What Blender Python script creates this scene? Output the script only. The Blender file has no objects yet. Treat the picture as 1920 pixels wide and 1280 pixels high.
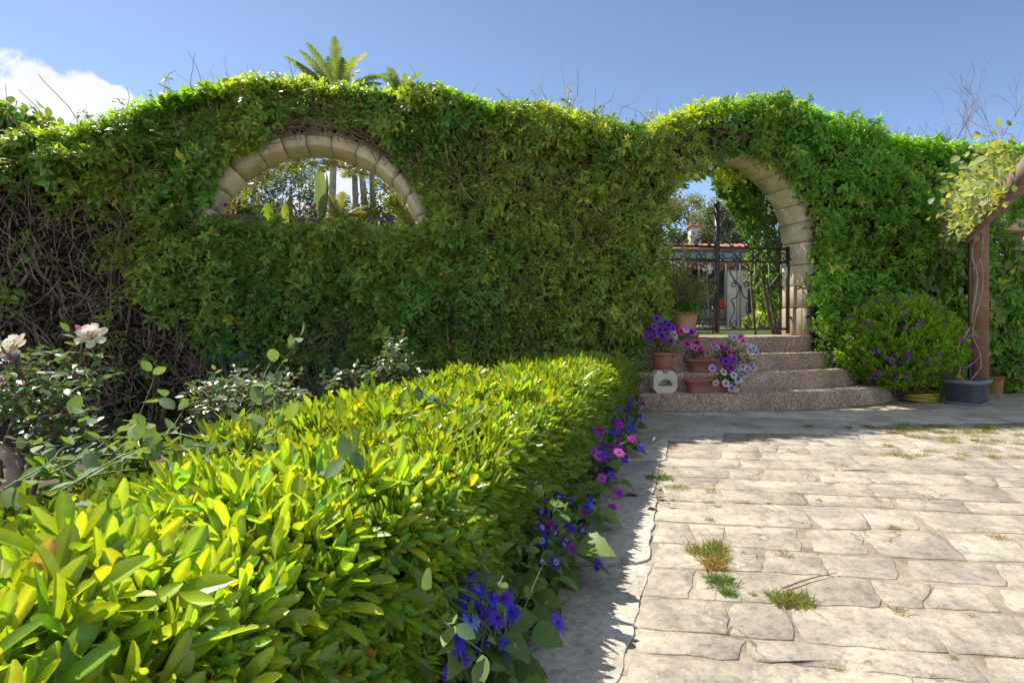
import bpy, math
import numpy as np
from mathutils import Vector
R_ = math.radians
SC = bpy.context.scene
COLL = SC.collection
rng = np.random.default_rng(7)
# ------------------------------------------------------------------ camera
CAMH, FPX, CX, CY = 0.95, 1066.0, 960.0, 594.0      # photograph calibration (1920 px wide)
cam_d = bpy.data.cameras.new('camera'); cam = bpy.data.objects.new('camera', cam_d); COLL.objects.link(cam)
cam.location = (0, 0, CAMH); cam.rotation_euler = (R_(90), 0, 0)
cam_d.sensor_width = 36; cam_d.lens = 36*FPX/1920; cam_d.shift_y = -(640-CY)/1920
cam_d.clip_start = 0.02; cam_d.clip_end = 5000
SC.camera = cam
# ------------------------------------------------------------------ light
SUN = Vector((-0.60, 0.49, 1.09)).normalized()       # towards the sun: behind the wall, from the left
sun_el = math.asin(SUN.z); sun_az = math.atan2(SUN.x, SUN.y)
sd = bpy.data.lights.new('sun', 'SUN'); sd.energy = 2.0; sd.angle = R_(0.53); sd.color = (1.0, 0.93, 0.82)
so = bpy.data.objects.new('sun', sd); COLL.objects.link(so)
so.rotation_euler = (-SUN).to_track_quat('-Z', 'Y').to_euler()
so.location = (-6, 6, 12)
W = bpy.data.worlds.new('World'); SC.world = W; W.use_nodes = True
nt = W.node_tree; nt.nodes.clear()
def wn(t, **k):
    n = nt.nodes.new(t)
    for a, b in k.items(): setattr(n, a, b)
    return n
out = wn('ShaderNodeOutputWorld'); bg = wn('ShaderNodeBackground')
sky = wn('ShaderNodeTexSky', sky_type='NISHITA', sun_disc=False, sun_elevation=sun_el, sun_rotation=sun_az,
         altitude=0, air_density=0.135, dust_density=0.05, ozone_density=1.2)
SKY_STR = 0.15
bg.inputs['Strength'].default_value = SKY_STR
tc = wn('ShaderNodeTexCoord')
# fair-weather cumulus: direction-space lobes with a fractal edge, in view and just left of it; the unseen sky gets added ones
nz = wn('ShaderNodeTexNoise'); nz.inputs['Scale'].default_value = 11.0; nz.inputs['Detail'].default_value = 9; nz.inputs['Roughness'].default_value = 0.6
nt.links.new(tc.outputs['Generated'], nz.inputs['Vector'])
def vm(op, a, b):
    n = wn('ShaderNodeMath', operation=op)
    for i, v in enumerate((a, b)):
        if isinstance(v, (int, float)): n.inputs[i].default_value = v
        else: nt.links.new(v, n.inputs[i])
    return n.outputs[0]
def pdir(px, py):
    return Vector(((px-CX)/FPX, 1.0, (CY-py)/FPX)).normalized()
lobes = [(pdir(50,205),0.085),(pdir(140,212),0.075),(pdir(210,228),0.06),(pdir(-60,240),0.11),(pdir(60,290),0.14),
         (pdir(200,290),0.09),(pdir(635,420),0.14),(pdir(440,430),0.08),
         (pdir(-400,300),0.2),(pdir(-900,200),0.22)]
acc = None
for d, r in lobes:
    n = wn('ShaderNodeVectorMath', operation='DISTANCE'); nt.links.new(tc.outputs['Generated'], n.inputs[0]); n.inputs[1].default_value = d
    m = vm('SUBTRACT', 1.0, vm('DIVIDE', n.outputs['Value'], r))
    acc = m if acc is None else vm('MAXIMUM', acc, m)
# cumulus added over the unseen sky to raise shade fill; the view stays clear
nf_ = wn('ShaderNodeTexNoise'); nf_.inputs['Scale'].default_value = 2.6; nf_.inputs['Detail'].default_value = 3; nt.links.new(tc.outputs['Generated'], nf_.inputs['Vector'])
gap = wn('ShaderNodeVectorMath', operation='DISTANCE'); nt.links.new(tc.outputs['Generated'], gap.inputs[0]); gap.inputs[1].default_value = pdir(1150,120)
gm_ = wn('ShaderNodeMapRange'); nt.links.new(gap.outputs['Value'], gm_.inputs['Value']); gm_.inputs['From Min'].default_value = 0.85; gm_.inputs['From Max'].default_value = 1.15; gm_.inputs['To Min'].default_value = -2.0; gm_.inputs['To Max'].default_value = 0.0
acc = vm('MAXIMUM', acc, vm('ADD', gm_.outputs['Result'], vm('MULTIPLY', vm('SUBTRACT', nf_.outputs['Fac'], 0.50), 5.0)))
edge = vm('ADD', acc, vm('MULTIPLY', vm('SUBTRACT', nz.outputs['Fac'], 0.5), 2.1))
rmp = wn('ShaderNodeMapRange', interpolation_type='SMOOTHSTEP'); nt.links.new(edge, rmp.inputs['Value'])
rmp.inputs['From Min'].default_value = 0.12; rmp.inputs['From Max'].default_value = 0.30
nz2 = wn('ShaderNodeTexNoise'); nz2.inputs['Scale'].default_value = 7; nz2.inputs['Detail'].default_value = 5
nt.links.new(tc.outputs['Generated'], nz2.inputs['Vector'])
crmp = wn('ShaderNodeMapRange'); nt.links.new(nz2.outputs['Fac'], crmp.inputs['Value'])
crmp.inputs['From Min'].default_value = 0.3; crmp.inputs['From Max'].default_value = 0.7
ccol = wn('ShaderNodeMix', data_type='RGBA'); nt.links.new(crmp.outputs['Result'], ccol.inputs['Factor'])
ccol.inputs[6].default_value = (1.15, 1.2, 1.28, 1); ccol.inputs[7].default_value = (1.6, 1.6, 1.6, 1)
hsv = wn('ShaderNodeHueSaturation'); nt.links.new(sky.outputs['Color'], hsv.inputs['Color'])
hsv.inputs['Hue'].default_value = 0.489; hsv.inputs['Saturation'].default_value = 0.9; hsv.inputs['Value'].default_value = 1.0
mixc = wn('ShaderNodeMix', data_type='RGBA')
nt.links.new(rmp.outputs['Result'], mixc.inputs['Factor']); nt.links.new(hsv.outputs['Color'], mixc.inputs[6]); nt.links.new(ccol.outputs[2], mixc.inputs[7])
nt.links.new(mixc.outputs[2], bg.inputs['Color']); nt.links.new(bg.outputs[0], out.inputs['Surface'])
vs = SC.view_settings
vs.view_transform = 'Standard'; vs.look = 'None'; vs.gamma = 1.0; vs.use_curve_mapping = False; vs.exposure = 2.25
SC.render.engine = 'CYCLES'
SC.cycles.use_denoising = True; SC.cycles.max_bounces = 8; SC.cycles.transmission_bounces = 6; SC.cycles.diffuse_bounces = 5
SC.cycles.sample_clamp_indirect = 6
# ------------------------------------------------------------------ projection helpers (place things by measured positions)
def gp(px, py, z=0.0):
    Y = FPX*(CAMH-z)/(py-CY); return np.array([(px-CX)/FPX*Y, Y, z])
def at(px, py, Y):
    return np.array([(px-CX)/FPX*Y, Y, CAMH+(CY-py)/FPX*Y])
# wall frame: s along the wall, t into the wall, z up
WV = np.array([0.9743, 0.2256, 0.0]); NB = np.array([-0.2256, 0.9743, 0.0]); W0 = np.array([0, 6.043, 0.0])
UP = np.array([0, 0, 1.0])
def wp(s, t, z):
    s = np.asarray(s, float)[..., None]; t = np.asarray(t, float)[..., None]; z = np.asarray(z, float)[..., None]
    return W0 + s*WV + t*NB + z*UP
def spx(px, t=0.0):
    k = (px-CX)/FPX
    # X = s*.9743 - t*.2256 ; Y = 6.043 + s*.2256 + t*.9743
    return (k*(6.043+t*0.9743)+t*0.2256)/(0.9743-0.2256*k)
def szpx(px, py, t=0.0):
    s = spx(px, t); Y = 6.043+s*0.2256+t*0.9743
    return s, CAMH+(CY-py)/FPX*Y
# ------------------------------------------------------------------ mesh helpers
def make_mesh(name, V, Fs, mats, col=None, smooth=False, mi=None):
    V = np.asarray(V, np.float32); me = bpy.data.meshes.new(name)
    Fs = [np.asarray(f, np.int32) for f in (Fs if isinstance(Fs, list) else [Fs]) if len(f)]
    me.vertices.add(len(V)); me.vertices.foreach_set('co', V.ravel())
    loops = np.concatenate([f.ravel() for f in Fs]); tot = np.concatenate([np.full(len(f), f.shape[1], np.int32) for f in Fs])
    st = np.concatenate([[0], np.cumsum(tot)[:-1]]).astype(np.int32)
    me.loops.add(len(loops)); me.loops.foreach_set('vertex_index', loops)
    me.polygons.add(len(tot)); me.polygons.foreach_set('loop_start', st)
    for m in (mats if isinstance(mats, (list, tuple)) else [mats]): me.materials.append(m)
    if mi is not None: me.polygons.foreach_set('material_index', np.asarray(mi, np.int32))
    me.update(calc_edges=True)
    if smooth: me.polygons.foreach_set('use_smooth', np.ones(len(tot), bool))
    if col is not None:
        c = np.ones((len(V), 4), np.float32); c[:, :3] = col
        a = me.color_attributes.new('Col', 'FLOAT_COLOR', 'POINT'); a.data.foreach_set('color', c.ravel())
    return me
def link(name, data, parent=None, loc=None, rot=None, scale=None):
    o = bpy.data.objects.new(name, data); COLL.objects.link(o)
    if parent is not None: o.parent = parent
    if loc is not None: o.location = tuple(float(v) for v in loc)
    if rot is not None: o.rotation_euler = rot
    if scale is not None: o.scale = (scale,)*3 if np.isscalar(scale) else scale
    return o
def mobj(name, V, Fs, mats, parent=None, loc=None, **k):
    V = np.asarray(V, float)
    if loc is None and parent is None:                    # origin at the base centre of the thing
        loc = np.array([V[:,0].mean(), V[:,1].mean(), V[:,2].min()]); V = V-loc
    elif parent is not None and loc is None:
        V = V-np.array(PLOC.get(parent.name, (0,0,0)))
    o = link(name, make_mesh(name, V, Fs, mats, **k), parent, loc)
    PLOC[o.name] = PLOC.get(parent.name, (0,0,0)) if parent is not None else tuple(loc)
    return o
PLOC = {}
def part(name, me, parent, wloc, rot=(0,0,0), scale=1.0):
    """a part that shares mesh data, placed at a world position"""
    b = PLOC.get(parent.name, (0,0,0)); o = link(name, me, parent, np.asarray(wloc)-np.array(b), rot, scale)
    return o
def euler_from(d, n):
    from mathutils import Matrix
    x, y, z = frames(np.asarray(d, float)[None], np.asarray(n, float)[None])
    return Matrix((x[0], y[0], z[0])).transposed().to_euler()
def tag(o, label=None, cat=None, group=None, kind=None):
    if label: o['label'] = label
    if cat: o['category'] = cat
    if group: o['group'] = group
    if kind: o['kind'] = kind
    return o
def thing(name, label, cat, loc=(0,0,0), group=None):
    """Empty at the thing's base; parts are given in world coordinates and made local to it."""
    o = link(name, None, None, loc); o.empty_display_size = 0.1
    o.rotation_euler = (0,0,0); PLOC[o.name] = tuple(float(v) for v in loc)
    return tag(o, label, cat, group)
def nrm(v): return v/np.maximum(np.linalg.norm(v, axis=-1, keepdims=True), 1e-9)
def frames(d, n):
    y = nrm(d); x = nrm(np.cross(y, n)); z = np.cross(x, y); return x, y, z
def scatter(TV, TF, pos, d, n, scale, col=None, colvar=None):
    """copies of a template (axis +Y, normal +Z) as one vertex/face block"""
    N = len(pos); x, y, z = frames(d, n); sc = np.asarray(scale, float)
    if sc.ndim == 1: sc = np.stack([sc]*3, 1)
    T = TV[None]*sc[:, None, :]
    V = pos[:, None] + T[..., 0:1]*x[:, None] + T[..., 1:2]*y[:, None] + T[..., 2:3]*z[:, None]
    Fs = [ (f[None] + (np.arange(N)*len(TV))[:, None, None]).reshape(-1, f.shape[1]) for f in TF ]
    C = None if col is None else np.repeat(col, len(TV), axis=0)
    if C is not None and TV is T_PITT[0]: C = C*np.tile(np.tile([.97,1.5,1.5,.97], len(TV)//4), N)[:, None]
    elif C is not None and len(TV) % 3 == 0 and len(TV) >= 12: C = C*np.tile(np.tile([.92,1.22,.92], len(TV)//3), N)[:, None]     # paler midrib
    return V.reshape(-1, 3), Fs, C
def join(blocks):
    Vs, F3, F4, Cs = [], [], [], []; o = 0
    for V, Fs, C in blocks:
        Vs.append(V); 
        for f in Fs: (F3 if f.shape[1] == 3 else F4).append(f+o)
        if C is not None: Cs.append(np.broadcast_to(C, (len(V), 3)))
        o += len(V)
    Fo = [np.concatenate(x) for x in (F3, F4) if x]
    return np.concatenate(Vs), Fo, (np.concatenate(Cs) if Cs else None)
def tubes(P, Rad, sides=4, cap=False):
    """P (N,K,3) paths, Rad (N,K) radii"""
    P = np.asarray(P, float); Rad = np.asarray(Rad, float)
    if P.ndim == 2: P = P[None]; Rad = np.broadcast_to(Rad, P.shape[1])[None]
    N, K, _ = P.shape; T = nrm(np.gradient(P, axis=1))
    ref = np.where(np.abs(T[..., 2:3]) > 0.9, np.array([1.0, 0, 0]), np.array([0, 0, 1.0]))
    a = nrm(np.cross(T, ref)); b = np.cross(T, a)
    an = np.arange(sides)/sides*2*np.pi
    V = P[:, :, None] + Rad[:, :, None, None]*(np.cos(an)[None, None, :, None]*a[:, :, None] + np.sin(an)[None, None, :, None]*b[:, :, None])
    i = np.arange(N)[:, None, None]*K*sides; j = np.arange(K-1)[None, :, None]*sides; k = np.arange(sides)[None, None, :]; k2 = (k+1) % sides
    F = np.stack([i+j+k, i+j+k2, i+j+sides+k2, i+j+sides+k], -1).reshape(-1, 4)
    V = V.reshape(-1, 3); Fs = [F]
    if cap and sides == 4:
        c0 = (np.arange(N)[:, None]*K*4 + np.array([[3, 2, 1, 0]])); c1 = (np.arange(N)[:, None]*K*4 + (K-1)*4 + np.array([[0, 1, 2, 3]]))
        Fs = [np.concatenate([F, c0, c1])]
    return V, Fs, None
def bez(pts, n):
    """Catmull-Rom through points"""
    p = np.asarray(pts, float); p = np.vstack([2*p[0]-p[1], p, 2*p[-1]-p[-2]]); m = len(p)-3
    u = np.linspace(0, m-1e-6, n); i = u.astype(int); f = (u-i)[:, None]
    a, b, c, d = p[i], p[i+1], p[i+2], p[i+3]
    return 0.5*(2*b+(c-a)*f+(2*a-5*b+4*c-d)*f**2+(3*b-a-3*c+d)*f**3)
_h = np.random.default_rng(99).random(4096*4)
def vnoise(p, seed=0):
    p = np.asarray(p, float); i = np.floor(p).astype(np.int64); f = p-i; f = f*f*(3-2*f); r = 0
    for dx in (0, 1):
        for dy in (0, 1):
            for dz in (0, 1):
                h = (i[..., 0]+dx)*374761393 + (i[..., 1]+dy)*668265263 + (i[..., 2]+dz)*1274126177 + seed*974711
                h = (h ^ (h >> 13))*1103515245; h = (h ^ (h >> 16)) & 16383
                w = (f[..., 0] if dx else 1-f[..., 0])*(f[..., 1] if dy else 1-f[..., 1])*(f[..., 2] if dz else 1-f[..., 2])
                r = r + w*_h[h]
    return r
def fbm(p, seed=0, o=3):
    r = 0; a = 0.5; t = 0
    for k in range(o): r = r + a*vnoise(p*2**k, seed+k*17); t += a; a *= 0.5
    return r/t
def box(c, size, rot=0.0, bev=0.0):
    """axis box with optional chamfered vertical edges and top; returns V, [F4...]"""
    x, y, z = [v/2 for v in size]; b = bev
    if b <= 0:
        V = np.array([[-x,-y,-z],[x,-y,-z],[x,y,-z],[-x,y,-z],[-x,-y,z],[x,-y,z],[x,y,z],[-x,y,z]])
        Fs = [np.array([[0,3,2,1],[4,5,6,7],[0,1,5,4],[1,2,6,5],[2,3,7,6],[3,0,4,7]])]
    else:
        def ring(ix, zz):
            X, Y = x-ix, y-ix
            return [[-X+b,-Y,zz],[X-b,-Y,zz],[X,-Y+b,zz],[X,Y-b,zz],[X-b,Y,zz],[-X+b,Y,zz],[-X,Y-b,zz],[-X,-Y+b,zz]]
        V = np.array(ring(b*.6,-z)+ring(0,-z+b)+ring(0,z-b)+ring(b*.6,z)); q = []
        for r in range(3):
            for i in range(8): q.append([r*8+i, r*8+(i+1)%8, r*8+8+(i+1)%8, r*8+8+i])
        Fs = [np.array(q), np.array([list(range(7,-1,-1)), list(range(24,32))])]
    c_, s_ = math.cos(rot), math.sin(rot)
    V = V @ np.array([[c_, s_, 0], [-s_, c_, 0], [0, 0, 1]]) + np.array(c)
    return V, Fs
def lathe(prof, n=24, c=(0,0,0), wob=0.0):
    prof = np.asarray(prof, float); an = np.arange(n)/n*2*np.pi; K = len(prof)
    V = np.stack([prof[:, None, 0]*np.cos(an), prof[:, None, 0]*np.sin(an), np.broadcast_to(prof[:, None, 1], (K, n))], -1).reshape(-1, 3)+np.array(c)
    j = np.arange(K-1)[:, None]*n; k = np.arange(n)[None]; k2 = (k+1) % n
    F = np.stack([j+k, j+k2, j+n+k2, j+n+k], -1).reshape(-1, 4)
    return V, [F]
def prism(poly, z0, z1):
    """vertical prism of a plan polygon (counter-clockwise)"""
    p = np.asarray(poly, float); n = len(p)
    V = np.vstack([np.c_[p, np.full(n, z0)], np.c_[p, np.full(n, z1)]]); k = np.arange(n); k2 = (k+1) % n
    return V, [np.stack([k, k2, n+k2, n+k], 1), np.array([list(range(n, 2*n))]), np.array([list(range(n-1, -1, -1))])]
# ------------------------------------------------------------------ materials
MATS = {}
def mbase(name):
    m = bpy.data.materials.new(name); m.use_nodes = True; t = m.node_tree; t.nodes.clear()
    o = t.nodes.new('ShaderNodeOutputMaterial'); p = t.nodes.new('ShaderNodeBsdfPrincipled'); t.links.new(p.outputs[0], o.inputs[0])
    return m, t, p, o
def leaf_mat(name, rough=0.42, trans=0.42, spec=0.4, tint=(1.55, 1.4, 0.45), vein=0.0):
    if name in MATS: return MATS[name]
    m, t, p, o = mbase(name)
    a = t.nodes.new('ShaderNodeAttribute'); a.attribute_name = 'Col'
    src = a.outputs['Color']
    nzz = t.nodes.new('ShaderNodeTexNoise'); nzz.inputs['Scale'].default_value = 60; nzz.inputs['Detail'].default_value = 3
    g = t.nodes.new('ShaderNodeNewGeometry'); t.links.new(g.outputs['Position'], nzz.inputs['Vector'])
    mr = t.nodes.new('ShaderNodeMapRange'); t.links.new(nzz.outputs['Fac'], mr.inputs['Value']); mr.inputs['To Min'].default_value = 0.72; mr.inputs['To Max'].default_value = 1.28
    mm = t.nodes.new('ShaderNodeVectorMath'); mm.operation = 'SCALE'; t.links.new(src, mm.inputs[0]); t.links.new(mr.outputs[0], mm.inputs['Scale'])
    t.links.new(mm.outputs[0], p.inputs['Base Color'])
    p.inputs['Roughness'].default_value = rough; p.inputs['Specular IOR Level'].default_value = spec
    tr = t.nodes.new('ShaderNodeBsdfTranslucent'); mu = t.nodes.new('ShaderNodeVectorMath'); mu.operation = 'MULTIPLY'
    t.links.new(mm.outputs[0], mu.inputs[0]); mu.inputs[1].default_value = tint; t.links.new(mu.outputs[0], tr.inputs['Color'])
    mx = t.nodes.new('ShaderNodeMixShader'); mx.inputs[0].default_value = trans
    t.links.new(p.outputs[0], mx.inputs[1]); t.links.new(tr.outputs[0], mx.inputs[2]); t.links.new(mx.outputs[0], o.inputs[0])
    MATS[name] = m; return m
def rock_mat(name, c1, c2, scale=3.0, rough=0.85, bump=0.3, bscale=40, c3=None, stain=0.0, detail=8, rnd=0.0, spec=0.3, obj=False, crack=0.0, sharp=0.12, pits=0.0):
    """two-tone fractal colour, fine relief; optional third (stain) colour and a small shift per object"""
    if name in MATS: return MATS[name]
    m, t, p, o = mbase(name)
    g = t.nodes.new('ShaderNodeNewGeometry'); co = g.outputs['Position']
    if obj:
        tcn = t.nodes.new('ShaderNodeTexCoord'); co = tcn.outputs['Object']
    def noise(sc, de=detail, ro=0.6):
        n = t.nodes.new('ShaderNodeTexNoise'); n.inputs['Scale'].default_value = sc; n.inputs['Detail'].default_value = de; n.inputs['Roughness'].default_value = ro
        t.links.new(co, n.inputs['Vector']); return n.outputs['Fac']
    def mapr(v, a, b, c=0.0, d=1.0):
        n = t.nodes.new('ShaderNodeMapRange'); t.links.new(v, n.inputs['Value'])
        for k, q in zip(('From Min', 'From Max', 'To Min', 'To Max'), (a, b, c, d)): n.inputs[k].default_value = q
        return n.outputs[0]
    def mix(f, a, b):
        n = t.nodes.new('ShaderNodeMix'); n.data_type = 'RGBA'
        t.links.new(f, n.inputs['Factor'])
        for i, v in ((6, a), (7, b)):
            if isinstance(v, tuple): n.inputs[i].default_value = (*v, 1)
            else: t.links.new(v, n.inputs[i])
        return n.outputs[2]
    col = mix(mapr(noise(scale), 0.5-sharp, 0.5+sharp), c1, c2)
    if c3: col = mix(mapr(noise(scale*0.45, 6), 0.55, 0.72, 0, stain), col, c3)
    if crack:
        nv = t.nodes.new('ShaderNodeTexNoise'); nv.inputs['Scale'].default_value = crack*2.2; nv.inputs['Detail'].default_value = 6; t.links.new(co, nv.inputs['Vector'])
        mv = t.nodes.new('ShaderNodeVectorMath'); mv.operation = 'MULTIPLY_ADD'; t.links.new(nv.outputs['Color'], mv.inputs[0]); mv.inputs[1].default_value = (.7/crack,)*3; t.links.new(co, mv.inputs[2])
        vo = t.nodes.new('ShaderNodeTexVoronoi'); vo.feature = 'DISTANCE_TO_EDGE'; vo.inputs['Scale'].default_value = crack; t.links.new(mv.outputs[0], vo.inputs['Vector'])
        gate_ = mapr(noise(crack*0.8, 3), 0.5, 0.6)
        ln_ = mapr(vo.outputs['Distance'], 0.002, 0.010, 1, 0)
        mg = t.nodes.new('ShaderNodeMath'); mg.operation = 'MULTIPLY'; t.links.new(ln_, mg.inputs[0]); t.links.new(gate_, mg.inputs[1])
        col = mix(mg.outputs[0], col, tuple(v*.5 for v in c2))
    fine = mapr(noise(bscale*2.5, 4), 0.25, 0.75, 0.82, 1.15)
    sc = t.nodes.new('ShaderNodeVectorMath'); sc.operation = 'SCALE'; t.links.new(col, sc.inputs[0])
    if pits:
        pm = t.nodes.new('ShaderNodeMath'); pm.operation = 'MULTIPLY'; t.links.new(fine, pm.inputs[0]); t.links.new(mapr(noise(pits, 5, 0.7), 0.36, 0.5, 0.68, 1.0), pm.inputs[1]); fine = pm.outputs[0]
    if rnd:
        oi = t.nodes.new('ShaderNodeObjectInfo'); rr = mapr(oi.outputs['Random'], 0, 1, 1-rnd, 1+rnd)
        mm = t.nodes.new('ShaderNodeMath'); mm.operation = 'MULTIPLY'; t.links.new(fine, mm.inputs[0]); t.links.new(rr, mm.inputs[1]); fine = mm.outputs[0]
    t.links.new(fine, sc.inputs['Scale']); t.links.new(sc.outputs[0], p.inputs['Base Color'])
    p.inputs['Roughness'].default_value = rough; p.inputs['Specular IOR Level'].default_value = spec
    bn = t.nodes.new('ShaderNodeBump'); bn.inputs['Strength'].default_value = bump; bn.inputs['Distance'].default_value = 0.01
    t.links.new(noise(bscale, 10, 0.65), bn.inputs['Height']); t.links.new(bn.outputs[0], p.inputs['Normal'])
    MATS[name] = m; return m
def plain_mat(name, c, rough=0.6, spec=0.4, metal=0.0, var=0.25, scale=25):
    return rock_mat(name, tuple(x*(1-var) for x in c), tuple(min(1, x*(1+var)) for x in c), scale=scale, rough=rough, bump=0.08, bscale=60, spec=spec)
M_BARK = rock_mat('bark', (.12,.08,.052), (.26,.19,.13), scale=14, bump=0.6, bscale=60)
M_TWIG = rock_mat('dry_twig', (.17,.105,.065), (.36,.26,.17), scale=9, bump=0.3, bscale=80)
M_VINEWOOD = rock_mat('vine_wood', (.22,.15,.10), (.42,.31,.22), scale=11, bump=0.4, bscale=70)
M_VINE = leaf_mat('vine_leaf', rough=0.38, trans=0.46, spec=0.45)
M_HEDGE = leaf_mat('pittosporum_leaf', rough=0.29, trans=0.46, spec=0.55, tint=(1.68,1.42,0.33))
M_DULL = leaf_mat('soft_leaf', rough=0.6, trans=0.38, spec=0.35)
M_ROSELEAF = leaf_mat('rose_leaf', rough=0.30, trans=0.35, spec=0.55)
M_PETAL = leaf_mat('petal', rough=0.55, trans=0.35, spec=0.25, tint=(1.1,1.05,1.1))
M_GRASS = leaf_mat('grass_blade', rough=0.5, trans=0.4, spec=0.3, tint=(1.3,1.25,0.5))
M_STEM = plain_mat('green_stem', (.10,.15,.05), var=0.3)
M_REDSTEM = plain_mat('red_stem', (.22,.10,.06), var=0.3)
# leaf templates: axis +Y, length 1
def T_leaf4(w=0.45, fold=0.10, droop=-0.08):
    V = np.array([[0,0,0],[-w/2,.45,fold],[0,.5,0],[w/2,.45,fold],[0,1,droop]])
    return V, [np.array([[0,2,1],[0,3,2],[1,2,4],[2,3,4]])]
def T_leafN(prof, fold=0.12, curl=-0.15, curl0=0.0):
    """prof: (y, halfwidth) stations; midrib folded, tip curled"""
    V = []; F3 = []; F4 = []
    for y, h in prof:
        z = curl*y*y + curl0*math.sin(y*math.pi)
        V += [[-h, y, z+fold*h], [0, y, z], [h, y, z+fold*h]]
    for i in range(len(prof)-1):
        a = i*3; F4 += [[a, a+1, a+4, a+3], [a+1, a+2, a+5, a+4]]
    return np.array(V), [np.array(F4)]
T_VINE = T_leaf4(0.46); T_VINE2 = T_leaf4(0.38, 0.12, -0.15)
def T_leafM(prof, fold=0.4, curl=-.1):
    """leaf with a narrow raised midrib strip: four columns per station"""
    V = []; F4 = []
    for y, h in prof:
        z = curl*y*y; m = min(.014, h*.3); V += [[-h,y,z+fold*h],[-m,y,z],[m,y,z],[h,y,z+fold*h]]
    for i in range(len(prof)-1):
        a = i*4; F4 += [[a,a+1,a+5,a+4],[a+1,a+2,a+6,a+5],[a+2,a+3,a+7,a+6]]
    return np.array(V), [np.array(F4)]
T_PITT = T_leafM([(0,.013),(.28,.05),(.58,.096),(.80,.108),(.94,.07),(1,.022)], .5, -.10)
T_OVAL = T_leafN([(0,.03),(.2,.22),(.45,.31),(.7,.26),(.9,.12),(1,.01)], fold=0.22, curl=-0.12)
T_HEART = T_leafN([(-.12,.20),(0,.36),(.25,.46),(.55,.36),(.82,.16),(1,.01)], fold=0.2, curl=-0.15)
T_BLADE = (np.array([[-.5,0,0],[.5,0,0],[-.35,.5,.04],[.35,.5,.04],[0,1,0]]), [np.array([[0,1,3],[0,3,2],[2,3,4]])])
def jitter_col(base, n, v=0.25, hue=0.12, g=rng):
    b = np.asarray(base, float); b = np.broadcast_to(b, (n, 3)).copy()
    k = 1+g.uniform(-v, v, (n, 1)); h = g.uniform(-hue, hue, (n, 1))
    b *= k; b[:, :1] *= 1+h*1.6; b[:, 2:] *= 1-h
    return np.clip(b, 0.002, 1)
def rand_dir(n, g=rng):
    return nrm(g.normal(size=(n, 3)))
# ================================================================== ground, paving
M_SOIL = rock_mat('soil', (.035,.026,.02), (.085,.065,.05), scale=6, bump=0.9, bscale=35)
M_EARTH = rock_mat('earth', (.40,.345,.265), (.30,.26,.20), scale=1.5, bump=0.5, bscale=20)
M_LAWN = rock_mat('lawn_turf', (.10,.17,.04), (.16,.24,.07), scale=5, bump=0.9, bscale=60)
M_JOINT = rock_mat('paving_joint', (.35,.30,.235), (.17,.142,.108), scale=4.2, bump=0.6, bscale=50)
M_SLAB = rock_mat('limestone_slab', (.385,.34,.275), (.268,.241,.20), scale=4.4, bump=1.0, bscale=18, c3=(.20,.187,.167), stain=0.85, rnd=0.12, pits=26, sharp=.07, crack=2.3)
M_CONC = rock_mat('old_concrete', (.56,.50,.41), (.42,.38,.31), scale=2.8, bump=1.0, bscale=16, c3=(.22,.20,.17), stain=0.9, sharp=.05, crack=1.6, pits=34)
def sheet(name, x0, x1, y0, y1, z, mat, kind='structure'):
    V = np.array([[x0,y0,z],[x1,y0,z],[x1,y1,z],[x0,y1,z]], float)
    return tag(mobj(name, V, [np.array([[0,1,2,3]])], mat, loc=(0,0,0)), kind=kind)
sheet('ground', -600, 600, -400, 900, -0.03, M_EARTH)
# raised garden behind the wall
V, Fs = prism([wp(-60,.40,0)[:2], wp(70,.40,0)[:2], wp(70,600,0)[:2], wp(-60,600,0)[:2]], -0.02, 0.70)
tag(mobj('lawn', V, Fs, M_LAWN, loc=(0,0,0)), kind='structure')
def hedge_right(D): return -0.15+(np.asarray(D, float)-1.5)*0.3245
def hedge_left(D): return np.interp(D, [0.2,1.4,2.0,3.06,4.83,5.7], [-1.42,-1.30,-1.18,-0.78,0.12,0.48])
def path_left(D): return -0.03+(np.asarray(D, float)-1.48)*0.311     # paved edge beside the flower strip
# soil bed between hedge and wall (also under the hedge)
gx, gy = np.meshgrid(np.linspace(0,1,60), np.linspace(0.0,1,90))
Yb = 0.1+gy*6.8; Xr = path_left(np.minimum(Yb,5.75))+0.02; Xl = -6.0
Xb = Xl+(Xr-Xl)*gx; Zb = 0.012+0.05*(fbm(np.stack([Xb*5,Yb*5,0*Xb],-1),4)-0.5)*np.clip((Xr-Xb)/0.3,0,1)
Yb = np.minimum(Yb, 6.02+Xb*0.2316-0.004)
V = np.stack([Xb,Yb,Zb],-1).reshape(-1,3); i = (np.arange(89)[:,None]*60+np.arange(59)[None]).ravel()
tag(mobj('garden_bed', V, [np.stack([i,i+1,i+61,i+60],1)], M_SOIL, loc=(0,0,0), smooth=True), kind='structure')
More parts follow.
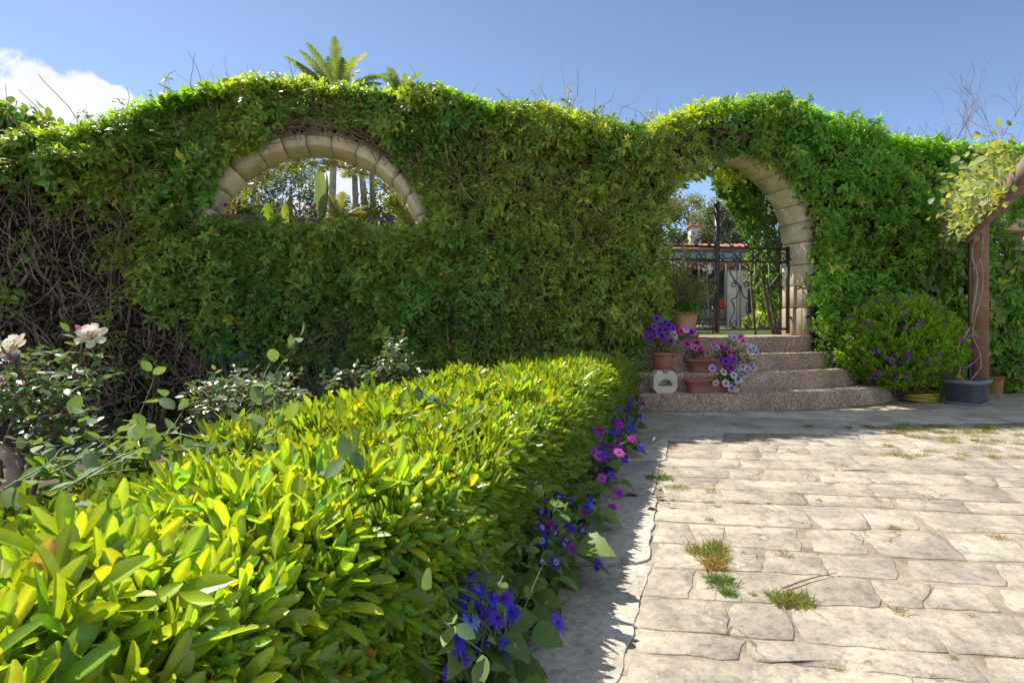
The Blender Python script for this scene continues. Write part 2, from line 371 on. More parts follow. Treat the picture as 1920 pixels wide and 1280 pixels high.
# patio: joint bed with slabs standing proud of it
prow = [0.55,0.82,1.05,1.27,1.477,1.63,1.855,2.06,2.307,2.59,2.886,3.107,3.365,3.60,3.81,4.08,4.33,4.60,4.86,5.15,5.42,5.75,6.05]
V = np.array([[-9,-14,-.0024],[14,-14,-.0024],[14,8.4,-.0024],[path_left(5.9)-0.05,6.0,-.0024],[path_left(0.2)-0.05,0.2,-.0024],[-9,0.05,-.0024]])
patio = tag(mobj('patio', V, [np.array([[0,1,2,3,4,5]])], M_JOINT, loc=(0,0,0)), kind='structure')
def slab_mesh(corners, zt, seed, th=0.03):
    g = np.random.default_rng(seed); c = np.asarray(corners, float); ctr = c.mean(0); pts = []
    n = len(c)
    for k in range(n):
        a, b = c[k], c[(k+1) % n]; L = np.linalg.norm(b-a); m = max(3, int(L/0.045)); nv = np.array([-(b-a)[1], (b-a)[0]])/max(L, 1e-6)
        for q in range(m):
            f = q/m
            if q == 0: f = 0.02*g.uniform(.2, 1.2)
            p = a+(b-a)*f + nv*(g.normal()*0.0042 + (0.004 if q == 0 else 0))
            pts.append(p)
    P = np.array(pts); N = len(P); inn = P+(ctr-P)/np.linalg.norm(ctr-P, axis=1, keepdims=True)*0.004
    tilt = g.normal(size=2)*0.0022
    zt_ = lambda Q: zt+((Q-ctr)@tilt)
    V = np.vstack([np.c_[P, np.full(N, zt-th)], np.c_[P, zt_(P)-0.0016], np.c_[inn, zt_(inn)+g.normal(size=N)*0.0006], np.r_[ctr, zt][None]])
    k = np.arange(N); k2 = (k+1) % N
    F4 = np.vstack([np.stack([k, k2, N+k2, N+k], 1), np.stack([N+k, N+k2, 2*N+k2, 2*N+k], 1)])
    F3 = np.stack([2*N+k, 2*N+k2, np.full(N, 3*N)], 1)
    return V-np.r_[ctr, 0], [F3, F4], ctr
g = np.random.default_rng(21)
def rowY(r, x): return prow[r]-0.13*(x-1.2)+0.022*np.sin(x*2.1+r*1.7)
nslab = 0
for r in range(len(prow)-1):
    Ym = (prow[r]+prow[r+1])/2; x = path_left(Ym)+0.33+g.uniform(-.03,.06); xa_t = x
    while x < 0.93*Ym+1.3 and x < 6.2:
        w = g.choice([.22,.3,.36,.44,.56,.66],p=[.2,.26,.24,.16,.1,.04])*g.uniform(.88,1.12)
        x2 = x+w; dxx = 0.30*(prow[r+1]-prow[r])/2
        far_conc = (Ym > 4.2 and x < 1.55) or (Ym > 4.75 and x < 3.0) or Ym > 5.45
        if not far_conc:
            gap = g.uniform(.0015,.007) if (x < 1.1 or Ym > 3.2) else g.uniform(.004,.019)
            sk = g.uniform(-.04,.04,4)
            cs = []
            for q, (xx, rr, sg) in enumerate(((x+gap,r,1),(x2-gap,r,1),(x2-gap,r+1,-1),(x+gap,r+1,-1))):
                xs = xx+(dxx if rr == r+1 else -dxx)+sk[q]*0.6
                cs.append([xs, float(rowY(rr, xs))+sg*(gap+abs(sk[q])*0.04)])
            polys = [np.array(cs)]
            u = g.random()
            if u < 0.14:      # a slab cracked across
                f1, f2 = g.uniform(.3,.7), g.uniform(.3,.7); c0,c1,c2,c3 = polys[0]
                a = c0+(c1-c0)*f1; b = c3+(c2-c3)*f2; e = (c1-c0)/np.linalg.norm(c1-c0)*0.004
                polys = [np.array([c0,a-e,b-e,c3]), np.array([a+e,c1,c2,b+e])]
            for pl in polys:
                Vv, Ff, ctr = slab_mesh(pl, g.uniform(0.0,.0011), int(g.integers(1e6)))
                o = link('paving_slab', make_mesh('paving_slab', Vv, Ff, M_SLAB), patio, (ctr[0],ctr[1],0.0)); nslab += 1
        x = x2
# concrete strip beside the hedge and the apron before the steps: cast pieces with ragged cracks
strip = tag(link('concrete_path', None), kind='structure')
ds = [0.3,0.9,1.42,2.2,3.02,3.75,4.45]
for k in range(len(ds)-1):
    a, b = ds[k]+.006, ds[k+1]-.006
    cs = [[path_left(a)-.02,a],[path_left(a)+.325+g.uniform(-.02,.02),a+g.uniform(-.05,.03)],[path_left(b)+.325+g.uniform(-.02,.02),b+g.uniform(-.03,.03)],[path_left(b)-.02,b]]
    Vv, Ff, ctr = slab_mesh(np.array(cs), 0.004+0.003*(k % 2), 70+k)
    link('concrete_piece', make_mesh('concrete_piece', Vv, Ff, M_CONC), strip, (ctr[0],ctr[1],0))
def apron(cs, z, sd):
    Vv, Ff, ctr = slab_mesh(np.array(cs), z, sd)
    link('concrete_piece', make_mesh('concrete_piece', Vv, Ff, M_CONC), strip, (ctr[0],ctr[1],0))
apron([[path_left(4.46)-.02,4.46],[1.58,4.28],[1.72,4.66],[3.02,4.60],[3.06,5.2],[1.35,5.62],[path_left(5.7)-.02,5.72]], 0.003, 90)
apron([[3.075,4.98],[4.6,5.12],[6.6,5.35],[8.6,5.8],[8.6,7.4],[5.1,6.85],[4.4,6.2],[3.3,5.75],[1.36,5.63],[3.07,5.21]], 0.0045, 91)
# ================================================================== wall with two arched openings and a window
TH = 0.42                                     # wall thickness
ARC_L = dict(s=-1.957, z=1.584, r=1.042, sill=1.86)
ARC_G = dict(s=2.688, z=1.86, r=0.953)
LAND = 0.72
top_px = [(-260,330),(0,292),(60,275),(100,268),(200,246),(260,222),(330,200),(400,184),(480,171),(560,168),(640,176),(700,185),(780,189),(830,188),
          (865,200),(900,212),(960,213),(1010,214),(1040,219),(1060,228),(1110,240),(1150,252),(1190,258),(1215,244),(1260,224),(1310,208),(1370,198),(1420,196),
          (1470,207),(1520,226),(1570,244),(1620,258),(1680,272),(1740,280),(1800,286),(1920,292),(2200,300)]
_tp = np.array([szpx(a, b, 0.1) for a, b in top_px])
def ztop(s): return np.interp(s, _tp[:,0], _tp[:,1])
def d_left(s, z):
    """distance outside the left arched opening (negative inside)"""
    r = np.hypot(s-ARC_L['s'], z-ARC_L['z'])-ARC_L['r']
    return np.where(z > ARC_L['sill'], r, np.maximum(ARC_L['sill']-z, np.abs(s-ARC_L['s'])-ARC_L['r']))
def d_gate(s, z):
    r = np.hypot(s-ARC_G['s'], z-ARC_G['z'])-ARC_G['r']
    return np.where(z > ARC_G['z'], r, np.where(z > LAND, np.abs(s-ARC_G['s'])-ARC_G['r'], np.maximum(np.abs(s-ARC_G['s'])-ARC_G['r'], LAND-z)))
WIN = (spx(1862), spx(2050), 1.62, 2.10)      # small window opening at the far right: s0, s1, z0, z1
M_STONE = rock_mat('wall_stone', (.40,.33,.22), (.30,.25,.18), scale=3, bump=0.6, bscale=18, c3=(.20,.16,.11), stain=0.6, rnd=0.12)
M_ARCH = rock_mat('arch_sandstone', (.74,.62,.42), (.60,.49,.32), scale=6, bump=1.0, bscale=14, c3=(.36,.27,.17), stain=0.55, rnd=0.12, crack=3.0)
wall = thing('garden_wall', 'tall sandstone garden wall overgrown with climbers, pierced by two stone arches', 'wall', (0,6.3,0))
ss = np.unique(np.concatenate([np.arange(-7.5,10.0,0.12), ARC_L['s']+np.linspace(-1.19,1.19,40), ARC_G['s']+np.linspace(-1.13,1.13,40), [WIN[0],WIN[1]]]))
Vw, Fw = [], []
def wquad(pts):
    b = len(Vw); Vw.extend(pts); Fw.append([b,b+1,b+2,b+3])
def prismcol(s0, s1, zb0, zb1, zt0, zt1):
    p = lambda s,t,z: wp(s,t,z)
    wquad([p(s0,0,zb0),p(s1,0,zb1),p(s1,0,zt1),p(s0,0,zt0)]); wquad([p(s1,TH,zb1),p(s0,TH,zb0),p(s0,TH,zt0),p(s1,TH,zt1)])
    wquad([p(s0,0,zt0),p(s1,0,zt1),p(s1,TH,zt1),p(s0,TH,zt0)]); wquad([p(s0,TH,zb0),p(s1,TH,zb1),p(s1,0,zb1),p(s0,0,zb0)])
def opening(s):
    RL = ARC_L['r']+0.113; RG = ARC_G['r']+0.165; d = abs(s-ARC_L['s'])
    if d < RL-1e-6:
        up = ARC_L['z']+math.sqrt(RL*RL-d*d)
        if up > ARC_L['sill']: return ARC_L['sill'], up
    d = abs(s-ARC_G['s'])
    if d < RG-1e-6: return LAND-0.01, ARC_G['z']+math.sqrt(RG*RG-d*d)
    return None
for a, b in zip(ss[:-1], ss[1:]):
    m = (a+b)/2; om = opening(m); ta, tb = ztop(a)-0.22, ztop(b)-0.22
    if WIN[0]-1e-6 < m < WIN[1]:
        prismcol(a,b,-.02,-.02,WIN[2],WIN[2]); prismcol(a,b,WIN[3],WIN[3],ta,tb); continue
    if om is None: prismcol(a,b,-.02,-.02,ta,tb); continue
    oa, ob = opening(a) or (om[0],om[0]), opening(b) or (om[0],om[0])
    if abs(m-ARC_G['s']) < ARC_G['r']+.165:
        oa = opening(a) or (om[0],ARC_G['z']); ob = opening(b) or (om[0],ARC_G['z'])
    prismcol(a,b,-.02,-.02,om[0],om[0]); prismcol(a,b,oa[1],ob[1],ta,tb)
mobj('masonry', np.array(Vw), [np.array(Fw)], M_STONE, wall)
def vous(arc, a0, a1, n, rad, proud, nm, seed):
    g = np.random.default_rng(seed); cuts = np.linspace(a0, a1, n+1); cuts[1:-1] += g.uniform(-.02,.02,n-1)
    for k in range(n):
        gp_ = 0.0045/arc['r']; aa = np.linspace(cuts[k]+gp_, cuts[k+1]-gp_, 5); r0 = arc['r']+g.uniform(-.004,.006); r1 = arc['r']+rad+g.uniform(-.01,.012)
        t0 = -proud+g.uniform(-.006,.006); t1 = TH+0.01; ch = 0.012; V = []
        # section ring (inner front chamfer) swept along the angle
        sec = [(r0+ch,t0),(r1-ch,t0),(r1,t0+ch),(r1,t1),(r0,t1),(r0,t0+ch)]
        for a in aa:
            for rr, t in sec: V.append(wp(arc['s']+rr*math.cos(a), t, arc['z']+rr*math.sin(a)))
        F = []
        for i in range(4):
            for q in range(6): F.append([i*6+q, i*6+(q+1)%6, i*6+6+(q+1)%6, i*6+6+q])
        mobj(nm, np.array(V), [np.array(F), np.array([[5,4,3,2,1,0],[24,25,26,27,28,29]])], M_ARCH, wall)
M_MORTAR = rock_mat('mortar', (.16,.13,.09), (.24,.19,.13), scale=8, bump=0.6, bscale=40)
def mortar(arc, a0, a1, rad):
    aa = np.linspace(a0, a1, 60); sec = [(.012,.012),(rad-.004,.012),(rad-.004,TH-.005),(.012,TH-.005)]
    V = np.array([wp(arc['s']+(arc['r']+r)*math.cos(a), t, arc['z']+(arc['r']+r)*math.sin(a)) for a in aa for r, t in sec]); F = [[i*4+q, i*4+(q+1)%4, i*4+4+(q+1)%4, i*4+4+q] for i in range(59) for q in range(4)]
    mobj('mortar_bed', V, [np.array(F)], M_MORTAR, wall)
mortar(ARC_L, R_(9.5), R_(170.5), .118); mortar(ARC_G, R_(1), R_(179), .17)
vous(ARC_L, R_(9), R_(171), 13, 0.118, 0.02, 'voussoir', 5)
vous(ARC_G, R_(0.3), R_(179.7), 13, 0.17, 0.02, 'voussoir', 6)
def wbox(s0, s1, t0, t1, z0, z1, b=0.012):
    V, Fs = box((0,0,0), (s1-s0, t1-t0, z1-z0), 0, b)
    return wp((s0+s1)/2+V[:,0], (t0+t1)/2+V[:,1], (z0+z1)/2+V[:,2]), Fs
for side in (-1, 1):
    z = LAND-0.02
    for k, h in enumerate((.36,.27,.26,.27)):
        a = ARC_G['s']+side*ARC_G['r']; b = a+side*0.17
        j = g.uniform(-.008,.008)
        V, Fs = wbox(min(a,b)+j, max(a,b)+j, -.02+g.uniform(-.01,.01), TH+.01, z+.004, z+h-.004); z += h
        mobj('jamb_block', V, Fs, M_ARCH if k > 1 else M_STONE, wall)
# sandstone lintel and blocks round the far-right window
for k in range(5):
    a = WIN[0]-.25+k*0.42; V, Fs = wbox(a+.004, a+.416, -.05, TH+.01, WIN[3]+.003, WIN[3]+.30); mobj('lintel_block', V, Fs, M_ARCH, wall)
for k in range(4):
    a = WIN[0]-.05+k*0.5; V, Fs = wbox(a+.004, a+.496, -.06, TH+.01, WIN[2]-.09, WIN[2]+.004); mobj('sill_block', V, Fs, M_STONE, wall)
# rough rubble courses where the wall shows low down
for k in range(46):
    s = -6.5+ (k % 16)*0.36+g.uniform(-.04,.04); zz = 0.02+(k//16)*0.2; w = g.uniform(.2,.34)
    V, Fs = wbox(s, s+w, -.035+g.uniform(-.01,.01), 0.05, zz, zz+.185, .02); mobj('rubble_stone', V, Fs, M_STONE, wall)
# ================================================================== curved steps of exposed aggregate
def agg_mat():
    m, t, p, o = mbase('exposed_aggregate'); g_ = t.nodes.new('ShaderNodeNewGeometry')
    v = t.nodes.new('ShaderNodeTexVoronoi'); v.inputs['Scale'].default_value = 88; t.links.new(g_.outputs['Position'], v.inputs['Vector'])
    r = t.nodes.new('ShaderNodeValToRGB'); sx = t.nodes.new('ShaderNodeSeparateColor'); t.links.new(v.outputs['Color'], sx.inputs[0]); t.links.new(sx.outputs[0], r.inputs[0])
    e = r.color_ramp.elements; e[0].position = 0; e[0].color = (.31,.20,.13,1); e[1].position = 1; e[1].color = (.76,.62,.47,1)
    for pos, c in ((.3,(.56,.37,.25,1)),(.55,(.46,.32,.22,1)),(.8,(.62,.47,.34,1))):
        q = e.new(pos); q.color = c
    n = t.nodes.new('ShaderNodeTexNoise'); n.inputs['Scale'].default_value = 2.5; n.inputs['Detail'].default_value = 5; t.links.new(g_.outputs['Position'], n.inputs['Vector'])
    mr = t.nodes.new('ShaderNodeMapRange'); t.links.new(n.outputs['Fac'], mr.inputs[0]); mr.inputs['From Min'].default_value = .35; mr.inputs['From Max'].default_value = .65; mr.inputs['To Min'].default_value = .85; mr.inputs['To Max'].default_value = 1.3
    dk = t.nodes.new('ShaderNodeMapRange'); t.links.new(v.outputs['Distance'], dk.inputs[0]); dk.inputs['From Min'].default_value = .35; dk.inputs['From Max'].default_value = .75; dk.inputs['To Min'].default_value = 1; dk.inputs['To Max'].default_value = .45
    mm = t.nodes.new('ShaderNodeMath'); mm.operation = 'MULTIPLY'; t.links.new(mr.outputs[0], mm.inputs[0]); t.links.new(dk.outputs[0], mm.inputs[1])
    sc = t.nodes.new('ShaderNodeVectorMath'); sc.operation = 'SCALE'; t.links.new(r.outputs[0], sc.inputs[0]); t.links.new(mm.outputs[0], sc.inputs['Scale']); t.links.new(sc.outputs[0], p.inputs['Base Color'])
    b = t.nodes.new('ShaderNodeBump'); b.invert = True; b.inputs['Strength'].default_value = 0.9; b.inputs['Distance'].default_value = 0.012; t.links.new(v.outputs['Distance'], b.inputs['Height']); t.links.new(b.outputs[0], p.inputs['Normal'])
    p.inputs['Roughness'].default_value = 0.75; return m
M_AGG = agg_mat()
RISE = 0.18
steps = thing('garden_steps', 'four curved exposed aggregate steps leading up to the iron gate', 'steps', tuple(wp(2.7,-.4,0)))
SA = [2.12,1.72,1.36,1.03]; SB = [.86,.61,.36,.11]; SCEN = 2.70; SLEFT = 1.16
for k in range(4):
    th = np.linspace(0, math.pi, 49); s = SCEN+SA[k]*np.cos(th); t = -SB[k]*np.sin(th)**0.9
    pts = [(a, b) for a, b in zip(s, t) if a > SLEFT]
    tl = np.interp(SLEFT, s[::-1], t[::-1]); outl = [(pts[0][0], TH+0.1 if k == 3 else 0.0-0.002)]+pts+([(SLEFT, tl)] if k < 3 else [])+[(max(SLEFT, pts[-1][0]), TH+0.1 if k == 3 else -0.002)]
    if k == 3: outl = [(ARC_G['s']+ARC_G['r']-.003, TH+.1), (ARC_G['s']+ARC_G['r']-.003, -.03)]+pts[:]+[(ARC_G['s']-ARC_G['r']+.003,-.03),(ARC_G['s']-ARC_G['r']+.003,TH+.1)]
    P = np.array(outl)[::-1]; N = len(P); ctr = P.mean(0); zb = (-.02 if k == 0 else k*RISE-0.01); zt = (k+1)*RISE
    rings = []
    for off, zz in ((0,zb),(0,zt-.02),(-.006,zt-.007),(-.02,zt)):
        Q = P.copy(); dirv = (ctr-P)/np.linalg.norm(ctr-P,axis=1,keepdims=True); Q = P+dirv*(-off); rings.append(wp(Q[:,0],Q[:,1],np.full(N,zz)))
    V = np.vstack(rings); q = np.arange(N); q2 = (q+1)%N
    F = np.vstack([np.stack([r*N+q,r*N+q2,(r+1)*N+q2,(r+1)*N+q],1) for r in range(3)])
    mobj('step', V, [F, np.array([list(range(3*N,4*N))])], M_AGG, steps)
# ================================================================== climbers on the wall
dens_x = np.array([spx(v) for v in (-260,0,100,200,300,400,500,600,700,800,900,1000,1100,1250,1500,1700,1950)])
dens_y = [150,250,330,400,480,560,640,720,800]
DT = np.array([[1]*17,[1]*17,
 [.6,.8,.55,.65,.85,1,1,1,1,1,1,1,1,1,1,1,1],
 [.1,.16,.14,.35,.75,1,1,1,1,1,1,1,1,1,1,1,1],
 [.05,.07,.10,.28,.62,.92,1,.9,.95,1,1,1,1,1,1,1,1],
 [.04,.05,.07,.2,.42,.8,.9,.72,.85,.9,1,1,1,1,1,1,1],
 [.02,.03,.05,.1,.22,.5,.55,.42,.65,.8,.95,1,1,1,1,1,1],
 [.02,.02,.03,.05,.1,.22,.3,.28,.45,.6,.75,.85,.9,.9,1,1,1],
 [.01,.01,.01,.02,.04,.1,.12,.12,.2,.3,.4,.5,.5,.5,.8,.8,.8]])
def density(s, z):
    Y = 6.043+s*0.2256; py = CY-(z-CAMH)*FPX/Y
    fx = np.interp(s, dens_x, np.arange(17)); fy = np.interp(py, dens_y, np.arange(9))
    i = np.minimum(fx.astype(int), 15); j = np.minimum(fy.astype(int), 7); a = fx-i; b = fy-j
    return (DT[j,i]*(1-a)+DT[j,i+1]*a)*(1-b)+(DT[j+1,i]*(1-a)+DT[j+1,i+1]*a)*b
def thick(s, z):
    p = np.stack([s, z, 0*s], -1)
    t = 0.15+0.28*(fbm(p*1.7,1)-.35)+0.30*(vnoise(p*3.9,2)-.42)+0.12*(vnoise(p*9,3)-.5)
    t = t+0.10*np.clip((s-3.5)/0.6,0,1)
    return t*np.clip(0.3+density(s,z),0.3,1)
def vine_cols(s, z, n):
    p = np.stack([s, z, 0*s], -1); f = fbm(p*1.9, 8, 3); f2 = vnoise(p*4.5, 9)
    deep = np.array([.105,.215,.036]); olive = np.array([.175,.25,.034]); viv = np.array([.125,.285,.026]); blue = np.array([.085,.20,.058]); yel = np.array([.34,.35,.05])
    mid = np.exp(-((s-0.9)/1.3)**2); rt = np.clip((s-3.0)/0.7,0,1)
    w = np.clip((f-.42)*5+mid*0.75-rt*0.6,0,1)[:,None]
    c = deep*(1-w)+olive*w; b = np.clip((f2-.6)*3,0,1)[:,None]*(1-mid[:,None]); c = c*(1-b*.6)+blue*b*.6
    c = c*(1-rt[:,None]*.8)+viv*rt[:,None]*.8
    yy = (rng.random(n) < 0.035+0.05*mid)[:,None]; c = np.where(yy, yel, c)
    return c*1.5
NBF = -NB
def clusters(S, Z, T, n_leaf, size, axis_up=0.15, spread=0.9, colf=vine_cols, tmpl=T_VINE, droop=0.25, normal_up=0.8, crest=False):
    N = len(S); P0 = wp(S, T, Z)
    out_ = np.broadcast_to(NBF, (N,3)) if not crest else np.broadcast_to(UP, (N,3))
    ax = nrm(out_*1.0+rand_dir(N)*0.65+UP*axis_up)
    P = np.repeat(P0, n_leaf, 0); A = np.repeat(ax, n_leaf, 0); M = N*n_leaf
    u = rng.random(M)[:,None]
    pos = P+A*(u-.5)*0.07+rand_dir(M)*0.010
    rd = rand_dir(M); rd = nrm(rd-A*(rd*A).sum(1,keepdims=True))          # whorl of leaves round the shoot tip
    d = nrm(A*rng.uniform(.15,.75,(M,1))+rd*spread-UP*droop)
    n = nrm(A*0.9+UP*normal_up*.45+rand_dir(M)*0.30)
    sc = np.repeat(size*rng.uniform(.7,1.3,N)*(.72+.6*vnoise(np.stack([S*2.3,Z*2.3,0*S],-1),51)),n_leaf)*rng.uniform(.65,1.15,M)
    col = colf(S, Z, N); col = np.repeat(col*(1+rng.uniform(-.22,.22,(N,1))), n_leaf, 0); col = jitter_col(col, M, .2, .10)
    return scatter(tmpl[0], tmpl[1], pos, d, n, sc, col)
def sample_front(s0, s1, n):
    S = rng.uniform(s0, s1, n*3); Z = rng.uniform(0.0, 3.75, n*3)
    ok = (Z < ztop(S)-0.02)
    dl, dg = d_left(S,Z), d_gate(S,Z)
    ragged = 0.09*(vnoise(np.stack([S*7,Z*7,0*S],-1),31)-.5)
    ang = np.arctan2(Z-ARC_L['z'], S-ARC_L['s'])
    mL = np.where(Z > ARC_L['sill']-.02, np.where(np.cos(ang) > -0.35, 0.105+0.12*np.clip(np.sin(ang),0,1)**3, 0.045), 0.0)
    ok &= (dl > mL+ragged)
    ok &= (dg > -0.03-0.07*np.clip((S-ARC_G['s'])/.5,0,1)+ragged*1.2)
    # the porch step zone and the window stay free
    ok &= ~((S > SLEFT+.25) & (S < 3.66) & (Z < LAND+.1))
    ok &= ~((S > WIN[0]-.02) & (Z > WIN[2]-.06) & (Z < WIN[3]+.22))
    nzv = fbm(np.stack([S*2.6,Z*2.6,0*S],-1),12); nz_f = vnoise(np.stack([S*8,Z*8,0*S],-1),13)
    keep = (density(S,Z)*1.25+0.55*(nzv-.5)+0.25*(nz_f-.5)) > rng.random(n*3)
    keep &= (density(S,Z) > .35) | ((nzv*0.6+nz_f*0.4) > .56)
    ok &= keep
    idx = np.nonzero(ok)[0][:n]
    return S[idx], Z[idx]
def vine(name, label, s0, s1, nfront, size, leafn, tmpl=T_VINE, ncrest=1500, **k):
    root = thing(name, label, 'climber', tuple(wp((s0+s1)/2,-.1,0)))
    S, Z = sample_front(s0, s1, nfront)
    T = -thick(S,Z)*rng.uniform(.55,1.08,len(S))-0.01
    blocks = [clusters(S,Z,T,leafn,size,tmpl=tmpl,**k)]
    # inner, shaded leaves
    S2, Z2 = sample_front(s0, s1, nfront//5)
    blocks.append(clusters(S2,Z2,-thick(S2,Z2)*rng.uniform(.1,.5,len(S2)),4,size,tmpl=tmpl,**k))
    # crest over the wall top, leaf colour raised to paint in a backlit glow
    Sc = rng.uniform(s0, s1, ncrest); w = rng.uniform(-.22,.50,ncrest); prof = 1-np.clip(np.abs(w-.12)/.42,0,1)**2.5
    Zc = ztop(Sc)-0.16+0.13*prof+0.07*(fbm(np.stack([Sc*4,w*4,0*Sc],-1),14)-.5)+rng.normal(size=ncrest)*0.02
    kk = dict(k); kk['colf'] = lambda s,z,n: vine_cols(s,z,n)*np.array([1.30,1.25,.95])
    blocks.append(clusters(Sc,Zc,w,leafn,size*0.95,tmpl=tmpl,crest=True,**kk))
    # sparse tips standing proud of the crest, tinted further for the painted glow
    nt2 = int(ncrest*.8); St = rng.uniform(s0,s1,nt2); wt = rng.uniform(-.24,.4,nt2); Zt = ztop(St)-.05+.12*rng.random(nt2)**1.5-.12*np.clip(-wt/.24,0,1)**2
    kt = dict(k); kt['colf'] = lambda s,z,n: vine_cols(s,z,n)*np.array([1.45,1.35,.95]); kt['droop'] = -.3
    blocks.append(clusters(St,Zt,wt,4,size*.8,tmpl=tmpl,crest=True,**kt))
    # back edge of the crest, hanging a little behind
    nb_ = ncrest//3; Sb = rng.uniform(s0,s1,nb_); Zb_ = ztop(Sb)-rng.uniform(.1,.5,nb_); okb = (d_left(Sb,Zb_) > .02) & (d_gate(Sb,Zb_) > .02)
    blocks.append(clusters(Sb[okb],Zb_[okb],np.full(okb.sum(),TH)+rng.uniform(0,.15,okb.sum()),leafn,size,tmpl=tmpl,**k))
    V, Fs, C = join(blocks)
    fo = mobj('foliage', V, Fs, M_VINE, root, col=C); tag(fo, kind='stuff')
    return root
def shoots(root, spxs, n, hmin, hmax, leafy=0.5, seed=0, spread=14):
    """thin sprigs standing up from the crest with a few small leaves"""
    g = np.random.default_rng(seed); paths = []; Lp = []; Ld = []; Ln = []; Ls = []
    for i in range(n):
        px = spxs[i % len(spxs)]+g.normal()*spread; s = spx(px); h = g.uniform(hmin,hmax); t = g.uniform(-.1,.3)
        b = wp(s,t,ztop(s)-.08); lean = np.array([g.normal()*.35,g.normal()*.2,1.0]); P = [b]
        for k in range(5): lean = nrm(lean+g.normal(size=3)*.22); P.append(P[-1]+lean*h/5)
        P = bez(np.array(P),7); paths.append(P)
        for k in range(int(3+8*leafy*g.random())):
            q = P[g.integers(2,7)]; Lp.append(q); Ld.append(nrm(g.normal(size=3)+np.array([0,0,.3]))); Ln.append(g.normal(size=3)); Ls.append(g.uniform(.018,.045))
        for k in range(3):   # side twiglets
            q = P[g.integers(2,6)]; d = nrm(g.normal(size=3)+np.array([0,0,1.0])); e = q+d*h*g.uniform(.15,.35); paths.append(bez(np.array([q,(q+e)/2+g.normal(size=3)*.01,e]),7))
            if g.random() < leafy+.2: Lp.append(e); Ld.append(d); Ln.append(g.normal(size=3)); Ls.append(g.uniform(.015,.035))
    paths = np.array(paths); rad = np.broadcast_to(np.linspace(.0017,.0008,7),(len(paths),7))
    V, Fs, _ = tubes(paths, rad, 3); tag(mobj('sprig', V, Fs, M_TWIG, root), kind='stuff')
    n2 = len(Lp); c = jitter_col((.15,.20,.035), n2, .3,.2); V, Fs, C = scatter(*T_VINE, np.array(Lp), np.array(Ld), np.array(Ln), np.array(Ls), c)
    tag(mobj('sprig_foliage', V, Fs, M_VINE, root, col=C), kind='stuff')
sA, sB, sC, sD = -7.0, spx(835), spx(1262), 9.6
v1 = vine('wall_climber', 'dark green small-leaved climber with bare brown stems framing the round arched window', sA, sB, 6400, .074, 7, ncrest=3600)
v2 = vine('wall_climber', 'olive yellow-green climber on the wall between the two arches', sB, sC, 4000, .068, 7, ncrest=1500, tmpl=T_VINE2)
v3 = vine('wall_climber', 'bright green drooping climber draped over the gate arch', sC, sD, 7600, .076, 7, ncrest=3200, tmpl=T_VINE2, droop=0.45)
shoots(v1, [290,480,690,840,130,60,590], 9, .08,.22,1.2, 1)
shoots(v2, [940,955,975,1005,1020,1050,1140,1175,1200,1205,1215], 15, .13,.38,.9, 2)
shoots(v3, [1270,1340,1390,1430,1480,1540,1590,1640,1350,1300,1700], 22, .10,.25,1.3, 3)
# --- woody stems: tangle of fine twigs before the wall, thicker trunks, and stems following the arches
def twig_tangle(root, s0, s1, z0, z1, n, rad=(.0022,.0065), L=(.3,1.0), dmax=.6, seed=0, tr=(-.16,-.02), name='twig_tangle'):
    g = np.random.default_rng(seed); S = g.uniform(s0,s1,n*4); Z = g.uniform(z0,z1,n*4)
    ok = (density(S,Z) < dmax+0*S) & (d_left(S,Z) > .02) & (Z < ztop(S)-.1) & (d_gate(S,Z) > .05); S = S[ok][:n]; Z = Z[ok][:n]; N = len(S)
    K = 8; P = np.zeros((N,K,3)); dirs = np.stack([g.normal(size=N)*.55, np.zeros(N), np.where(g.random(N) < .75,1,-.6)*g.uniform(.4,1,N)],1); dirs = nrm(dirs)
    st = np.stack([S, g.uniform(tr[0],tr[1],N), Z],1); Ls = g.uniform(L[0],L[1],N)/K
    for k in range(K):
        P[:,k] = st; dirs = nrm(dirs+g.normal(size=(N,3))*np.array([.28,.12,.22])); st = st+dirs*Ls[:,None]; st[:,1] = np.clip(st[:,1],tr[0]-.05,-.012)
    Pw = wp(P[...,0],P[...,1],P[...,2]); r = g.uniform(rad[0],rad[1],N)[:,None]*np.linspace(1,.45,K)
    bad = (d_left(P[...,0],P[...,2]).min(1) < 0.0) | (d_gate(P[...,0],P[...,2]).min(1) < 0.0); Pw = Pw[~bad]; r = r[~bad]
    V, Fs, _ = tubes(Pw, r, 3); tag(mobj(name, V, Fs, M_TWIG, root), kind='stuff')
twig_tangle(v1, sA, spx(420), .05, 2.6, 1900, dmax=.75, seed=1)
twig_tangle(v1, spx(350), sB, .05, 1.7, 700, dmax=.95, seed=2)
twig_tangle(v1, ARC_L['s']-1.25, ARC_L['s']+1.4, 2.3, 3.05, 520, dmax=2, seed=3, L=(.2,.6), tr=(-.13,-.03))
twig_tangle(v2, sB, sC, .05, 3.0, 500, dmax=2, seed=4, tr=(-.2,-.06))
g = np.random.default_rng(44)
def wall_stem(root, pts, r0, r1, name='stem', mat=M_BARK, n=14, wob=.03):
    p = np.array([[s,t,z] for s,t,z in pts], float); q = bez(p, n); q[1:-1] += g.normal(size=(n-2,3))*np.array([wob,wob*.4,wob]); q = bez(q, n*2)
    V, Fs, _ = tubes(wp(q[:,0],q[:,1],q[:,2]), np.linspace(r0,r1,n*2), 6); return mobj(name, V, Fs, mat, root, smooth=True)
